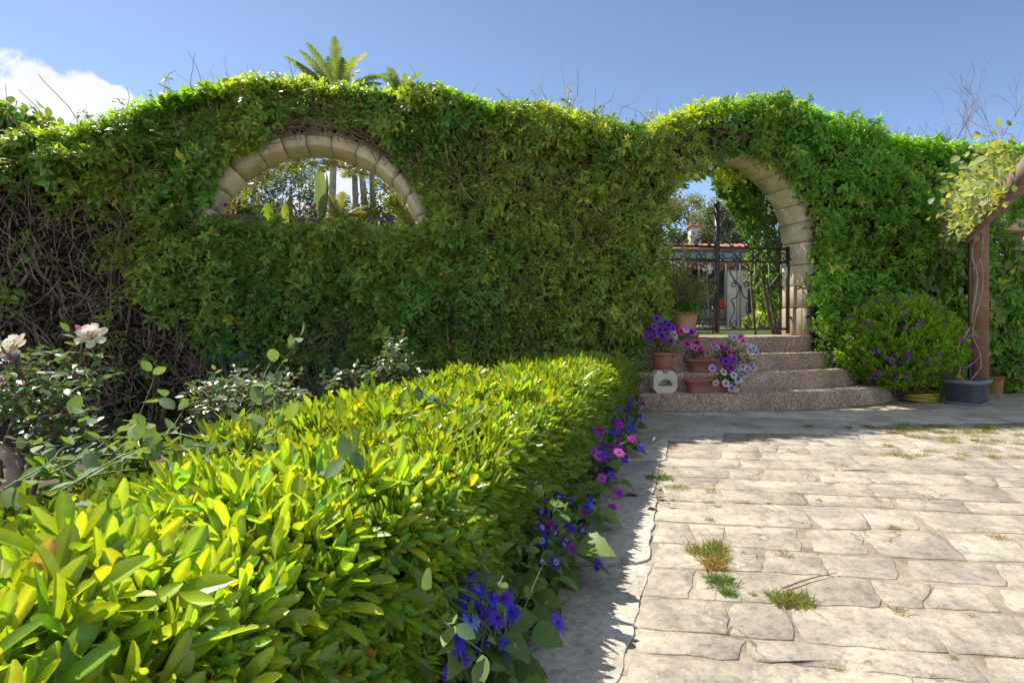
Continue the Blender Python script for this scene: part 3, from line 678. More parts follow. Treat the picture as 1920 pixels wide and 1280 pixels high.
for px in (-40,20,60,95,140,190,235,270,290,310,345,390,430,480,540,590,610,650,720,790):
    s = spx(px); z1 = g.uniform(1.2,2.3) if px < 350 else g.uniform(.8,1.6)
    wall_stem(v1, [(s,-.05-g.random()*.08,0.0),(s+g.normal()*.08,-.07,z1*.4),(s+g.normal()*.15,-.09,z1*.75),(s+g.normal()*.25,-.06,z1)], g.uniform(.012,.026), .007, 'vine_stem')
for k in range(44):   # brown stems sweeping round the arched window
    a0 = g.uniform(95,185); a1 = a0-g.uniform(25,75); rr = ARC_L['r']+g.uniform(.15,.30)
    an = np.radians(np.linspace(a0,max(a1,42),6)); pts = [(ARC_L['s']+(rr+.02*i)*math.cos(a), -.045-g.random()*.05, ARC_L['z']+(rr+.012*i)*math.sin(a)) for i, a in enumerate(an)]
    if pts[0][2] > 1.5: wall_stem(v1, pts, g.uniform(.006,.016), .004, 'arch_stem', M_VINEWOOD, wob=.012)
for k in range(10):
    a0 = g.uniform(20,70); an = np.radians(np.linspace(a0,a0+30,5)); rr = ARC_L['r']+g.uniform(.17,.26)
    wall_stem(v1, [(ARC_L['s']+rr*math.cos(a), -.04-g.random()*.05, ARC_L['z']+rr*math.sin(a)) for a in an], .010, .004, 'arch_stem', M_VINEWOOD, wob=.012)
# fringe of stems and lit leaves hanging inside / behind the arched window
frb = []; fp = []
for k in range(240):
    a = R_(g.uniform(14,166)); rr = ARC_L['r']-g.uniform(-.02,.05); t = TH+g.uniform(0,.18)
    b = np.array([ARC_L['s']+rr*math.cos(a), t, ARC_L['z']+rr*math.sin(a)]); ta = np.array([-math.sin(a),0,math.cos(a)])*g.choice([-1,1])
    L = g.uniform(.12,.4); fp.append(bez(np.array([b, b+ta*L*.4+g.normal(size=3)*.03-np.array([0,0,.02]), b+ta*L*.8+g.normal(size=3)*.04-np.array([0,0,.04])]),6))
fp = np.array(fp); V, Fs, _ = tubes(wp(fp[...,0],fp[...,1],fp[...,2]), np.broadcast_to(np.linspace(.004,.0015,6),(len(fp),6)), 3); tag(mobj('hanging_stems', V, Fs, M_VINEWOOD, v1), kind='stuff')
nf = 520; a = np.radians(np.where(g.random(nf) < .55, g.uniform(12,45,nf), g.uniform(45,160,nf))); rr = ARC_L['r']-np.abs(g.normal(size=nf))*np.where(a < .8,.075,.03); 
Sf = ARC_L['s']+rr*np.cos(a); Zf = ARC_L['z']+rr*np.sin(a); ok = Zf > ARC_L['sill']-.05
V, Fs, C = clusters(Sf[ok],Zf[ok],TH+g.uniform(.02,.3,ok.sum()),3,.052,colf=lambda s,z,n: np.broadcast_to(np.array([.20,.27,.03]),(n,3)))
tag(mobj('window_fringe', V, Fs, M_VINE, v1, col=C), kind='stuff')

# dark leaf layer over the masonry, its colour painting in deep shade behind stems
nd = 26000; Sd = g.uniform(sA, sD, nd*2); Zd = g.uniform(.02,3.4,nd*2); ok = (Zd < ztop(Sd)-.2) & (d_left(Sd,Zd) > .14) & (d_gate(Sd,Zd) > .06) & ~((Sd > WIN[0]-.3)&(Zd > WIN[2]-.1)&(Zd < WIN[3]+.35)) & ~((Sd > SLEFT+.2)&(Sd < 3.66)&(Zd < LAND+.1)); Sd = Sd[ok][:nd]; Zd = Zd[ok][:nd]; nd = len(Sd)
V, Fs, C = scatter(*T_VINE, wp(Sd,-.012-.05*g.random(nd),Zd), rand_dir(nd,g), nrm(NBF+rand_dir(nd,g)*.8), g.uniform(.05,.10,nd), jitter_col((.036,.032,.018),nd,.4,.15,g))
tag(mobj('shade_foliage', V, Fs, M_DULL, v1, col=C), kind='stuff')
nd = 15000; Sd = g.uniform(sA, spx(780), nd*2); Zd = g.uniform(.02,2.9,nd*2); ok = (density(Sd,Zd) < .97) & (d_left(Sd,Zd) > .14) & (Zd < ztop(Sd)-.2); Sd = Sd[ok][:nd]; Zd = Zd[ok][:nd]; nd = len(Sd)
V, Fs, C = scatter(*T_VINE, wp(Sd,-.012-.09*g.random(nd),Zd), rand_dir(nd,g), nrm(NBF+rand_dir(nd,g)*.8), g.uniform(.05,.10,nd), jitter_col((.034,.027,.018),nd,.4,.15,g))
tag(mobj('shade_foliage', V, Fs, M_DULL, v1, col=C), kind='stuff')

# arching sprays of younger leaves standing out from the leaf mass
def sprays(root, s0, s1, n, seed, size=.06, col=(.22,.31,.045)):
    g = np.random.default_rng(seed); S, Z = sample_front(s0, s1, n); n = len(S); b = wp(S,-thick(S,Z)*.7,Z); L = g.uniform(.12,.32,n)
    d0 = nrm(NBF+g.normal(size=(n,3))*.5+UP*.35); P = np.stack([b, b+d0*L[:,None]*.5, b+d0*L[:,None]*.9-UP*(L*.12)[:,None], b+d0*L[:,None]*1.15-UP*(L*.45)[:,None]],1); P = np.stack([bez(q,8) for q in P])
    V, Fs, _ = tubes(P, np.broadcast_to(np.linspace(.0025,.001,8),(n,8)), 3); tag(mobj('spray_stem', V, Fs, M_TWIG, root), kind='stuff')
    m = 13; idx = np.tile(np.linspace(2,7,m).astype(int),n); ii = np.repeat(np.arange(n),m); pos = P[ii,idx]; tan = nrm(P[ii,np.minimum(idx+1,7)]-P[ii,idx-1]); sd_ = nrm(np.cross(tan,UP))*np.where(np.arange(n*m)%2,1,-1)[:,None]
    c = np.repeat(np.array(col)*g.uniform(.55,1.15,(n,1)),m,0); V, Fs, C = scatter(*T_VINE, pos, nrm(tan*.6+sd_+g.normal(size=(n*m,3))*.25), nrm(UP+NBF*.5+g.normal(size=(n*m,3))*.3), size*g.uniform(.6,1.1,n*m), jitter_col(c,n*m,.2,.1,g)); tag(mobj('spray_foliage', V, Fs, M_VINE, root, col=C), kind='stuff')
sprays(v1, sA, sB, 520, 901); sprays(v2, sB, sC, 330, 902, .058, (.30,.33,.05)); sprays(v3, sC, sD, 560, 903, .064, (.19,.36,.04))
# ================================================================== clipped foreground hedge (spatulate glossy leaves in rosettes)
HZ = 0.52
hedge = thing('clipped_hedge', 'low clipped hedge of glossy yellow-green leaves along the paved path', 'hedge', (0.2,3.0,0))
g = np.random.default_rng(11)
def rosettes(P, A, nl, Lm, cols_in, cols_out, yel):
    """leaf arrays for rosettes at P with axes A"""
    pos, dd, nn, ss, cc = [], [], [], [], []
    N = len(P); x = nrm(np.cross(A, rand_dir(N, g))); y = np.cross(A, x)
    for k in range(nl):
        ph = (k*2.39996+g.uniform(-.3,.3,N)); f = (k+.5)/nl; el = np.radians(9+f*50)+g.normal(size=N)*.14
        rd = x*np.cos(ph)[:,None]+y*np.sin(ph)[:,None]; d = nrm(A*np.cos(el)[:,None]+rd*np.sin(el)[:,None]); n = nrm(A*np.sin(el)[:,None]-rd*np.cos(el)[:,None])
        pos.append(P-A*(f*0.025)[...] if np.isscalar(f) is False else P-A*f*0.025); dd.append(d); nn.append(n)
        ss.append(Lm*(0.62+0.55*np.minimum(f*1.6,1))*g.uniform(.7,1.25,N))
        c = cols_in*(1-f)+cols_out*f; cc.append(np.broadcast_to(c,(N,3))*(1+g.uniform(-.22,.22,(N,1))))
    return np.concatenate(pos), np.concatenate(dd), np.concatenate(nn), np.concatenate(ss), np.concatenate(cc)
NT = 3300
D = 0.42+(5.58-.42)*g.random(NT*2)**1.0; X = hedge_left(D)+(hedge_right(D)-hedge_left(D))*g.random(NT*2)
keep = g.random(NT*2) < (hedge_right(D)-hedge_left(D))/1.2; D = D[keep][:NT]; X = X[keep][:NT]; N = len(D)
er = hedge_right(D)-X; el_ = X-hedge_left(D)
bump = fbm(np.stack([X*3.2,D*3.2,0*X],-1),5)
Z = HZ+0.17*(bump-.5)-.03*np.clip((D-3.5)/2,0,1)-.10*np.clip((-.6-X)/.5,0,1)-0.10*np.clip(1-er/.14,0,1)**2-0.10*np.clip(1-el_/.2,0,1)**2+g.normal(size=N)*.022
outv = np.array([0.951,-0.309,0]); lft = np.array([-.9,.25,0])
A = nrm(UP+np.array([.30,.12,0])+outv*(0.9*np.clip(1-er/.22,0,1))[:,None]+lft*(0.6*np.clip(1-el_/.25,0,1))[:,None]+g.normal(size=(N,3))*.34)
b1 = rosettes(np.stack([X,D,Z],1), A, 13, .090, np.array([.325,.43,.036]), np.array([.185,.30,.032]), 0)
NS = 2100
D = 0.5+5.06*g.random(NS); zz = g.random(NS)**.8*(HZ-.06)+.04; X = hedge_right(D)-.01-.08*np.clip((0.2-zz)/.2,0,1)-.07*np.clip((zz-.42)/.15,0,1)+0.07*(fbm(np.stack([D*3,zz*3,0*D],-1),6)-.5)+g.normal(size=NS)*.012
A = nrm(outv+UP*(0.15+0.7*zz/HZ)[:,None]+g.normal(size=(NS,3))*.3)
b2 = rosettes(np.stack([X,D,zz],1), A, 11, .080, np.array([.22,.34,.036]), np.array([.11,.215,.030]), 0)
# far end face
NE = 260; f = g.random(NE); X = hedge_left(5.7)+(hedge_right(5.7)-hedge_left(5.7))*f; zz = g.random(NE)*HZ
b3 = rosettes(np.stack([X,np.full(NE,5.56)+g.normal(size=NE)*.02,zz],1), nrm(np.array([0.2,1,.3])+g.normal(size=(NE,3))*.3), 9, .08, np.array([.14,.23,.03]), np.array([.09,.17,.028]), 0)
# left flank
NL = 700; D = 0.5+5.2*g.random(NL); zz = g.random(NL)*HZ; X = hedge_left(D)-.02
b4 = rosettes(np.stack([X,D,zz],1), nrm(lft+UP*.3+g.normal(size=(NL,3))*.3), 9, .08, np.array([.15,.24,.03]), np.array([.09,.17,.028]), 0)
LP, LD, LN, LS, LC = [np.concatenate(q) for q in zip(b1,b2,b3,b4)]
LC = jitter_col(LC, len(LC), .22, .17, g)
old = g.random(len(LC)) < .004; LC[old] = np.array([.30,.20,.06])*g.uniform(.6,1.2,(old.sum(),1))   # a few browning leaves
# nearest leaves in the picture become single parts, the rest one mass
vx = LP[:,0]/np.maximum(LP[:,1],.05)*FPX+CX; vy = CY-(LP[:,2]-CAMH)/np.maximum(LP[:,1],.05)*FPX
nb1 = len(b1[0]); vis = (vx > 10) & (vx < 1900) & (vy < 1270) & (vy > 600)
up_front = np.zeros(len(LP), bool); up_front[:nb1] = True; up_front[nb1:nb1+len(b2[0])] = True
score = np.where(vis & up_front, LS/LP[:,1], -1); pick = np.argsort(-score)[:600][::2][:300]
var = []
for k in range(12):
    T_ = T_leafM([(0,.013),(.28,.046+.008*(k%3)),(.55,.09),(.78,.104+.010*(k%2)),(.93,.07),(1,.022)], .35+.04*(k%4), -0.06-.035*(k%5))
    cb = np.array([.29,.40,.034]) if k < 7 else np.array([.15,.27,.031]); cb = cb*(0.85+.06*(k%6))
    var.append(make_mesh('leaf', T_[0], T_[1], M_HEDGE, col=np.tile(cb,(len(T_[0]),1))*np.tile([.97,1.5,1.5,.97],len(T_[0])//4)[:,None]))
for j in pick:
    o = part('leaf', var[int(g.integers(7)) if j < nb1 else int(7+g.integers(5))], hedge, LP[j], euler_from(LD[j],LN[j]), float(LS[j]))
rest = np.ones(len(LP), bool); rest[pick] = False
near = rest & (LP[:,1] < 1.65); far = rest & ~near
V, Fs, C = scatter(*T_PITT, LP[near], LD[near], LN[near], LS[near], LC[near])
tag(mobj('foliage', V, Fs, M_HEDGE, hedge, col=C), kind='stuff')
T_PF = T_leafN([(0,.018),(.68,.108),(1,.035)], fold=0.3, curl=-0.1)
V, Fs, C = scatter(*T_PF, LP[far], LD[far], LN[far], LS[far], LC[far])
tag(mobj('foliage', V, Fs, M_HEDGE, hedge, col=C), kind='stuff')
# inner leaves and twigs
NI = 9000; D = 0.4+5.3*g.random(NI); X = hedge_left(D)+(hedge_right(D)-hedge_left(D))*g.random(NI); zz = .05+g.random(NI)**.6*(HZ-.10)
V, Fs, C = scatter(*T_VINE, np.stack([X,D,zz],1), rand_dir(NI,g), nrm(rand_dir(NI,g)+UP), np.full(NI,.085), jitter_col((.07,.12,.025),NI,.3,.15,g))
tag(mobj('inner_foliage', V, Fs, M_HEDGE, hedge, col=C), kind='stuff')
NW = 520; D = 0.45+5.2*g.random(NW); X = hedge_left(D)+.08+(hedge_right(D)-hedge_left(D)-.16)*g.random(NW)
P = np.stack([np.stack([X,D,np.zeros(NW)],1),np.stack([X,D,np.full(NW,.22)],1)+g.normal(size=(NW,3))*.03,np.stack([X,D,np.full(NW,.32)],1)+g.normal(size=(NW,3))*.06,np.stack([X,D,np.full(NW,HZ-.16)],1)+g.normal(size=(NW,3))*.08],1)
V, Fs, _ = tubes(P, np.broadcast_to([.006,.005,.004,.002],(NW,4)), 4); tag(mobj('branches', V, Fs, M_TWIG, hedge), kind='stuff')
# ================================================================== wrought-iron gate leaves
M_IRON = rock_mat('black_iron', (.018,.018,.020), (.035,.034,.036), scale=20, rough=0.45, bump=0.15, bscale=90, spec=0.5)
GT = 0.25                                   # gate plane inside the wall thickness
def gbar(s0, z0, s1, z1, r=.007, t=GT, n=2):
    P = wp(np.linspace(s0,s1,n), np.full(n,t), np.linspace(z0,z1,n)); return tubes(P, np.full(n,r*1.3), 4, cap=True)[:2]
def gcurve(pts, r=.0085, n=40, t=GT):
    q = bez(np.array(pts, float), n); return tubes(wp(q[:,0],np.full(n,t),q[:,1]), np.full(n,r), 5)[:2]
def spiral(c, r0, a0, turns, n=14, sgn=1):
    u = np.linspace(0,1,n); a = a0+sgn*u*turns*2*np.pi; r = r0*(1-.72*u); return [(c[0]+rr*math.cos(x), c[1]+rr*math.sin(x)) for rr, x in zip(r, a)]
def scroll_c(s, z, w, h, m=1, up=1):
    """C scroll: spiral - arc - spiral, lying along s"""
    A = spiral((s-m*w*.34, z), h*.5, math.pi/2 if up > 0 else -math.pi/2, 1.25, sgn=m*up)[::-1]
    B = spiral((s+m*w*.34, z), h*.5, math.pi/2 if up > 0 else -math.pi/2, 1.25, sgn=-m*up)
    mid = [(s, z+up*h*.78)]
    return A+mid+B
def lyre(s, z0, z1, w):
    """mirrored S curves between two bars, with volutes"""
    out = []
    H = z1-z0
    for m in (-1, 1):
        out.append(spiral((s+m*w*.55,z1-.07*H),.055*H,-math.pi/2 if False else math.pi,1.2,sgn=-m)[::-1]+[(s+m*w*1.0,z1-.15*H),(s+m*w*.55,z1-.27*H),(s+m*.012,z1-.36*H)])
        out.append(spiral((s+m*w*.52,z1-.32*H),.05*H,0 if m > 0 else math.pi,1.15,sgn=m)[::-1]+[(s+m*w*.35,z1-.27*H),(s+m*.012,z1-.35*H)] if False else spiral((s+m*w*.58,z1-.34*H),.048*H,math.pi/2,1.2,sgn=-m)[::-1]+[(s+m*.03,z1-.33*H),(s+m*.008,z1-.42*H)])
        out.append([(s+m*.010,z1-.40*H),(s+m*w*.30,z1-.52*H),(s+m*w*.85,z1-.57*H),(s+m*w*.70,z1-.62*H),(s+m*w*.55,z1-.72*H),(s+m*w*.85,z1-.84*H)]+spiral((s+m*w*.62,z0+.075*H),.065*H,0 if m > 0 else math.pi,1.2,sgn=-m))
    return out
def gate_leaf(label, s0, s1, hinge):
    """s0..s1 leaf span; hinge = s of the wall-side stile"""
    root = thing('iron_gate', label, 'gate', tuple(wp((s0+s1)/2,GT,LAND)), 'wrought-iron gate leaves in the stone arch')
    zb, z2, zt = .80, 1.63, 1.795
    def P(nm, VF): return mobj(nm, VF[0], VF[1], M_IRON, root, smooth=False)
    for z, r, nm in ((zb,.012,'bottom_rail'),(z2,.010,'lock_rail'),(zt,.013,'top_rail')): P(nm, gbar(s0,z,s1,z,r))
    free = s1 if hinge == s0 else s0
    P('hinge_stile', gbar(hinge,LAND-.0 if False else .745,hinge,zt+.03,.020))
    W_ = s1-s0; n = 7; xs = s0+W_*np.array([.10,.30,.51,.72,.90])
    for i, s in enumerate(xs):
        P('bar', gbar(s, zb, s, z2, .0045))
    for c in (s0+W_*.30, s0+W_*.72):
        for L in lyre(c, zb+.01, z2-.01, W_*.15): P('scroll', gcurve(L))
    for k in range(4):
        c = s0+W_*(k+.5)/4; P('scroll', gcurve(scroll_c(c,(z2+zt)/2-.03,W_/4*.95,.085,1,1)))
    for k in range(2):
        c = s0+W_*(k*.5+.28); P('scroll', gcurve(scroll_c(c,zt+.045,W_*.30,.07,1,1)))
        P('scroll', gcurve(spiral((c,zt+.11),.05,-math.pi/2,1.3)))
    return root, free
gm = 2.60
gl, _ = gate_leaf('left iron gate leaf, its tall centre stile topped with scrolls', ARC_G['s']-ARC_G['r']+.03, gm-.005, ARC_G['s']-ARC_G['r']+.03)
mobj('centre_stile', *gbar(gm,.755,gm,2.34,.026), M_IRON, gl)
for m in (-1,1):
    for zc, r in ((2.22,.05),(2.02,.055)):
        sp = spiral((gm+m*(.026+r),zc),r,math.pi/2,1.35,sgn=-m)
        mobj('scroll', *gcurve([(gm+m*.01,zc-.22),(gm+m*(.03+r*1.3),zc-.10),(gm+m*(.026+r*2),zc-.0)]+spiral((gm+m*(.026+r),zc),r,0 if m > 0 else math.pi,1.3,sgn=m)), M_IRON, gl)
    mobj('drop_bolt', *gbar(gm-.07,.745,gm-.07,1.08,.006,GT-.02), M_IRON, gl) if m < 0 else None
mobj('latch', *wbox(gm-.085,gm-.03,GT-.05,GT-.02,1.00,1.06,.005), M_IRON, gl)
gr, _ = gate_leaf('right iron gate leaf hung on the sandstone jamb', gm+.03, ARC_G['s']+ARC_G['r']-.05, ARC_G['s']+ARC_G['r']-.05)
mobj('hinge_pin', *wbox(ARC_G['s']+ARC_G['r']-.05,ARC_G['s']+ARC_G['r']+.01,GT-.012,GT+.012,.93,.955,.004), M_IRON, gr)
mobj('hinge_pin', *wbox(ARC_G['s']+ARC_G['r']-.05,ARC_G['s']+ARC_G['r']+.01,GT-.012,GT+.012,1.66,1.685,.004), M_IRON, gr)
# ================================================================== pots and planters on the steps
M_TERRA = rock_mat('terracotta', (.40,.17,.085), (.30,.12,.06), scale=7, rough=0.75, bump=0.15, bscale=50, c3=(.42,.30,.20), stain=0.35)
M_TERRA2 = rock_mat('old_terracotta', (.52,.29,.14), (.40,.21,.10), scale=5, rough=0.8, bump=0.2, bscale=40, c3=(.55,.44,.28), stain=0.7)
M_PLAST = rock_mat('brown_plastic', (.33,.135,.085), (.28,.115,.075), scale=6, rough=0.5, bump=0.05, bscale=60, spec=0.4)
M_BLOCK = rock_mat('cast_stone', (.66,.59,.46), (.57,.51,.40), scale=6, rough=0.85, bump=0.3, bscale=40, c3=(.3,.27,.22), stain=0.4)
M_PSOIL = M_SOIL
def pot(name, label, loc, prof, mat, soil_z, soil_r, n=32, rim=None, saucer=None):
    root = thing(name, label, 'flower pot', tuple(loc))
    V, Fs = lathe(prof, n, loc); mobj('pot_body', V, Fs, mat, root, smooth=True)
    if rim is not None: V, Fs = lathe(rim, n, loc); mobj('rim', V, Fs, mat, root, smooth=False)
    if saucer is not None: V, Fs = lathe(saucer, n, loc); mobj('saucer', V, Fs, mat, root, smooth=False)
    V, Fs = lathe([(soil_r,soil_z),(soil_r*.6,soil_z+.006),(.001,soil_z+.01)], 16, loc); mobj('soil', V, Fs, M_PSOIL, root)
    return root
def round_pot(name, label, loc, r, h, mat, saucer=True, taper=.78):
    z0 = .012 if saucer else 0.0
    prof = [(.001,z0),(r*taper*.96,z0),(r*taper,z0+.01),(r*.93,z0+h*.82),(r*.94,z0+h-.03)]
    rim = [(r*.93,z0+h-.035),(r*1.02,z0+h-.033),(r*1.04,z0+h-.004),(r*1.02,z0+h),(r*.94,z0+h),(r*.92,z0+h-.05),(r*.86,z0+h-.07)]
    sc = [(.001,.001),(r*.98,.001),(r*1.16,.028),(r*1.13,.030),(r*.97,.010),(.001,.010)] if saucer else None
    return pot(name, label, loc, prof, mat, z0+h-.025, r*.92, rim=rim, saucer=sc)
def trough(name, label, c, L, Wd, H, mat, cat='planter'):
    """flared box planter with rim along the wall direction"""
    root = thing(name, label, cat, tuple(c)); V = []
    rings = [(L*.80,Wd*.74,0),(L*.81,Wd*.75,.012),(L*.82,Wd*.78,.030),(L*.94,Wd*.93,H-.028),(L*1.0,Wd*1.0,H-.026),(L*1.01,Wd*1.01,H-.004),(L*.995,Wd*.99,H),(L*.95,Wd*.93,H),(L*.93,Wd*.90,H-.03)]
    n = 20
    for l, w, z in rings:
        a = np.arange(n)/n*2*np.pi+.157; e = .35
        x = np.sign(np.cos(a))*np.abs(np.cos(a))**e*l/2; y = np.sign(np.sin(a))*np.abs(np.sin(a))**e*w/2
        V.append(np.array(c)+x[:,None]*WV+y[:,None]*NB+z*UP)
    V = np.vstack(V); j = np.arange(len(rings)-1)[:,None]*n; k = np.arange(n)[None]
    F = np.stack([j+k,j+(k+1)%n,j+n+(k+1)%n,j+n+k],-1).reshape(-1,4)
    nb_ = 3*n
    mobj('planter_body', V, [F, np.array([list(range(n-1,-1,-1))])], mat, root)
    s_ = np.array(V[-n:]); s_ = s_+(s_.mean(0)-s_)*.01; mobj('soil', s_, [np.array([list(range(n))])], M_PSOIL, root)
    return root
# flowers
def T_petunia(col, throat):
    V = [[0,0,-.035]]; C = [throat]; n = 20
    for r, z, c in ((.25,-.012,'t'),(.62,.0,'m'),(1.0,.012,'m')):
        for k in range(n):
            a = k/n*2*np.pi; lob = 1+.10*math.cos(5*a)*(r > .5); V.append([r*lob*math.cos(a), r*lob*math.sin(a), z+.10*r*math.cos(5*a)*(r > .9)]); C.append(throat if c == 't' else [q*(0.82 if r < .7 else 1.0) for q in col])
    V = np.array(V); V[0] = [0,0,-.35]; V[:,2] *= 1.0
    F3 = [[0,1+k,1+(k+1)%n] for k in range(n)]; F4 = []
    for r in range(2):
        for k in range(n): F4.append([1+r*n+k,1+r*n+(k+1)%n,1+(r+1)*n+(k+1)%n,1+(r+1)*n+k])
    return make_mesh('flower', V, [np.array(F3),np.array(F4)], M_PETAL, col=np.array(C), smooth=True)
PET = {'purple':T_petunia((.50,.04,.78),(.10,.01,.25)),'violet':T_petunia((.32,.03,.72),(.05,.0,.18)),'magenta':T_petunia((.78,.03,.40),(.30,.01,.15)),
       'pink':T_petunia((.80,.22,.60),(.45,.05,.30)),'white':T_petunia((.80,.76,.82),(.50,.42,.50)),'lilac':T_petunia((.60,.52,.82),(.35,.25,.5)),'blue':T_petunia((.05,.10,.70),(.02,.02,.3))}
def petunia(label, base, flowers, spread, h, seed, nleaf=260, trail=None):
    """flowers: list of (world position, colour key); foliage mound round base"""
    g = np.random.default_rng(seed); root = thing('petunia_plant', label, 'flowers', tuple(base)); base = np.array(base)
    paths = []
    for p, key in flowers:
        p = np.array(p); d = nrm(np.array([g.normal()*.35, -1.0+g.normal()*.3, .35+g.normal()*.35])); ms = PET[key]
        x = nrm(np.cross(d, UP)); o = part('flower', ms, root, p, euler_from(x, d), float(g.uniform(.030,.040)))
        q = base+np.array([g.normal()*spread*.3,g.normal()*.03,.02]); paths.append(bez(np.array([q,(q+p)/2+g.normal(size=3)*.02+UP*.01,p-d*.01]),7))
    V, Fs, _ = tubes(np.array(paths), np.broadcast_to(np.linspace(.0025,.0015,7),(len(paths),7)), 4); tag(mobj('stems', V, Fs, M_STEM, root), kind='stuff')
    pts = np.array([p for p, k in flowers]); n = nleaf; a = base+np.array([0,0,.02]); b = pts[g.integers(len(pts),size=n)]; f = g.random(n)[:,None]
    pos = a+(b-a)*f+g.normal(size=(n,3))*np.array([spread*.5,.035,.03])*(1-.4*f); pos[:,2] = np.maximum(pos[:,2], base[2]-.01 if trail is None else trail)
    V, Fs, C = scatter(*T_OVAL, pos, nrm(rand_dir(n,g)+UP*.4), nrm(rand_dir(n,g)*.6+UP), g.uniform(.022,.045,n), jitter_col((.12,.17,.04),n,.3,.2,g))
    tag(mobj('foliage', V, Fs, M_DULL, root, col=C, smooth=True), kind='stuff')
    return root
PY = 6.06
def fl(lst, Y, dy=.05, g=np.random.default_rng(8)): return [(at(x,y,Y+g.uniform(-dy,dy)),k) for x,y,k in lst]
# purple petunias in a round terracotta pot, tread two
pp = at(1243,0,PY); pp[2] = .362
round_pot('terracotta_pot','round terracotta pot with saucer on the second step, full of purple petunias',pp,.118,.20,M_TERRA)
petunia('mass of violet and purple petunias in the round terracotta pot', pp+np.array([0,0,.2]), fl([(1227,612,'purple'),(1238,609,'purple'),(1254,609,'violet'),(1247,618,'purple'),(1222,620,'violet'),(1212,627,'violet'),(1208,629,'violet'),(1236,624,'violet'),(1245,635,'violet'),(1258,640,'purple'),(1232,597,'violet'),(1248,604,'blue'),(1262,615,'violet'),(1228,628,'purple'),(1217,614,'violet'),(1252,626,'purple'),(1238,617,'violet'),(1222,633,'purple'),(1264,621,'white'),(1265,629,'white'),(1258,612,'violet'),(1241,629,'violet')],PY), .10,.2,31)
# terracotta-coloured troughs on treads one and two
tc_ = at(1331,0,6.12); tc_[2] = .361
trough('trough_planter','brown trough planter on the second step holding pink petunias',tc_,.56,.165,.14,M_PLAST)
petunia('pink and white petunias at the left end of the upper trough', at(1300,0,6.1)*np.array([1,1,0])+np.array([0,0,.49]), fl([(1277,620,'magenta'),(1284,615,'pink'),(1289,645,'magenta'),(1298,649,'lilac'),(1307,642,'magenta'),(1301,658,'pink'),(1311,655,'magenta'),(1315,661,'magenta'),(1292,669,'white'),(1297,622,'purple'),(1286,619,'white'),(1292,629,'violet'),(1304,652,'pink')],6.08), .09,.15,32,200)
petunia('pink and lilac petunias at the right end of the upper trough', at(1358,0,6.1)*np.array([1,1,0])+np.array([0,0,.49]), fl([(1338,646,'pink'),(1344,652,'lilac'),(1353,650,'magenta'),(1361,653,'pink'),(1367,660,'magenta'),(1369,632,'lilac'),(1377,632,'lilac'),(1389,631,'pink'),(1393,638,'pink'),(1404,646,'white'),(1406,656,'white'),(1413,654,'white'),(1418,661,'lilac'),(1393,688,'white'),(1401,692,'lilac'),(1409,684,'lilac'),(1413,690,'white'),(1382,695,'white')],6.05), .16,.15,33,330)
tc2 = at(1327,0,5.82); tc2[2] = .181
trough('trough_planter','brown trough planter on the lowest step with white petunias trailing from it',tc2,.53,.155,.14,M_PLAST)
petunia('white and violet petunias trailing over the end of the lower trough', at(1366,0,5.82)*np.array([1,1,0])+np.array([0,0,.31]), fl([(1353,675,'violet'),(1361,677,'violet'),(1366,678,'purple'),(1376,673,'purple'),(1371,690,'purple'),(1357,697,'white'),(1361,718,'white'),(1342,718,'white'),(1376,703,'white'),(1384,711,'white'),(1391,709,'lilac'),(1379,730,'white'),(1372,728,'lilac'),(1336,690,'lilac')],5.72,.03), .07,.12,34,260,trail=.2)
# cast stone block with an arched hole
blk = at(1245,0,5.80); blk[2] = .181
br = thing('stone_block','pale cast stone block with arched hole and notched top on lowest step','block',tuple(blk))
w, h, c = .125,.225,.045
outl = [(-w+c,0),(w-c,0),(w,c),(w,h-c*1.3),(w-c,h),(.028,h),(.022,h-.028),(-.022,h-.028),(-.028,h),(-w+c,h),(-w,h-c*1.3),(-w,c)]
hole = [(-.075,.07),(.075,.07),(.075,.095),(.045,.128),(0,.14),(-.045,.128),(-.075,.095)]
bm_ = bpy.data.meshes.new('b'); import bmesh
def plate_with_hole(outl, hole, depth):
    bm = bmesh.new(); ev = []
    for loop in (outl, hole):
        vs_ = [bm.verts.new((x,0,z)) for x, z in loop]
        for i in range(len(vs_)): ev.append(bm.edges.new((vs_[i],vs_[(i+1)%len(vs_)])))
    r = bmesh.ops.triangle_fill(bm, use_beauty=True, edges=ev)
    ex = bmesh.ops.extrude_face_region(bm, geom=bm.faces[:]); bmesh.ops.translate(bm, vec=(0,depth,0), verts=[e for e in ex['geom'] if isinstance(e, bmesh.types.BMVert)])
    bmesh.ops.recalc_face_normals(bm, faces=bm.faces[:]); me = bpy.data.meshes.new('plate'); bm.to_mesh(me); bm.free(); return me
me = plate_with_hole(outl, hole, .11); me.materials.append(M_BLOCK)
o = link('block_body', me, br, (0,-.055,0)); o.rotation_euler = (0,0,.12)
V, Fs = box(blk+np.array([0,.06,.10]),(.2,.012,.1),.12); mobj('back_plate', V, Fs, M_BLOCK, br)
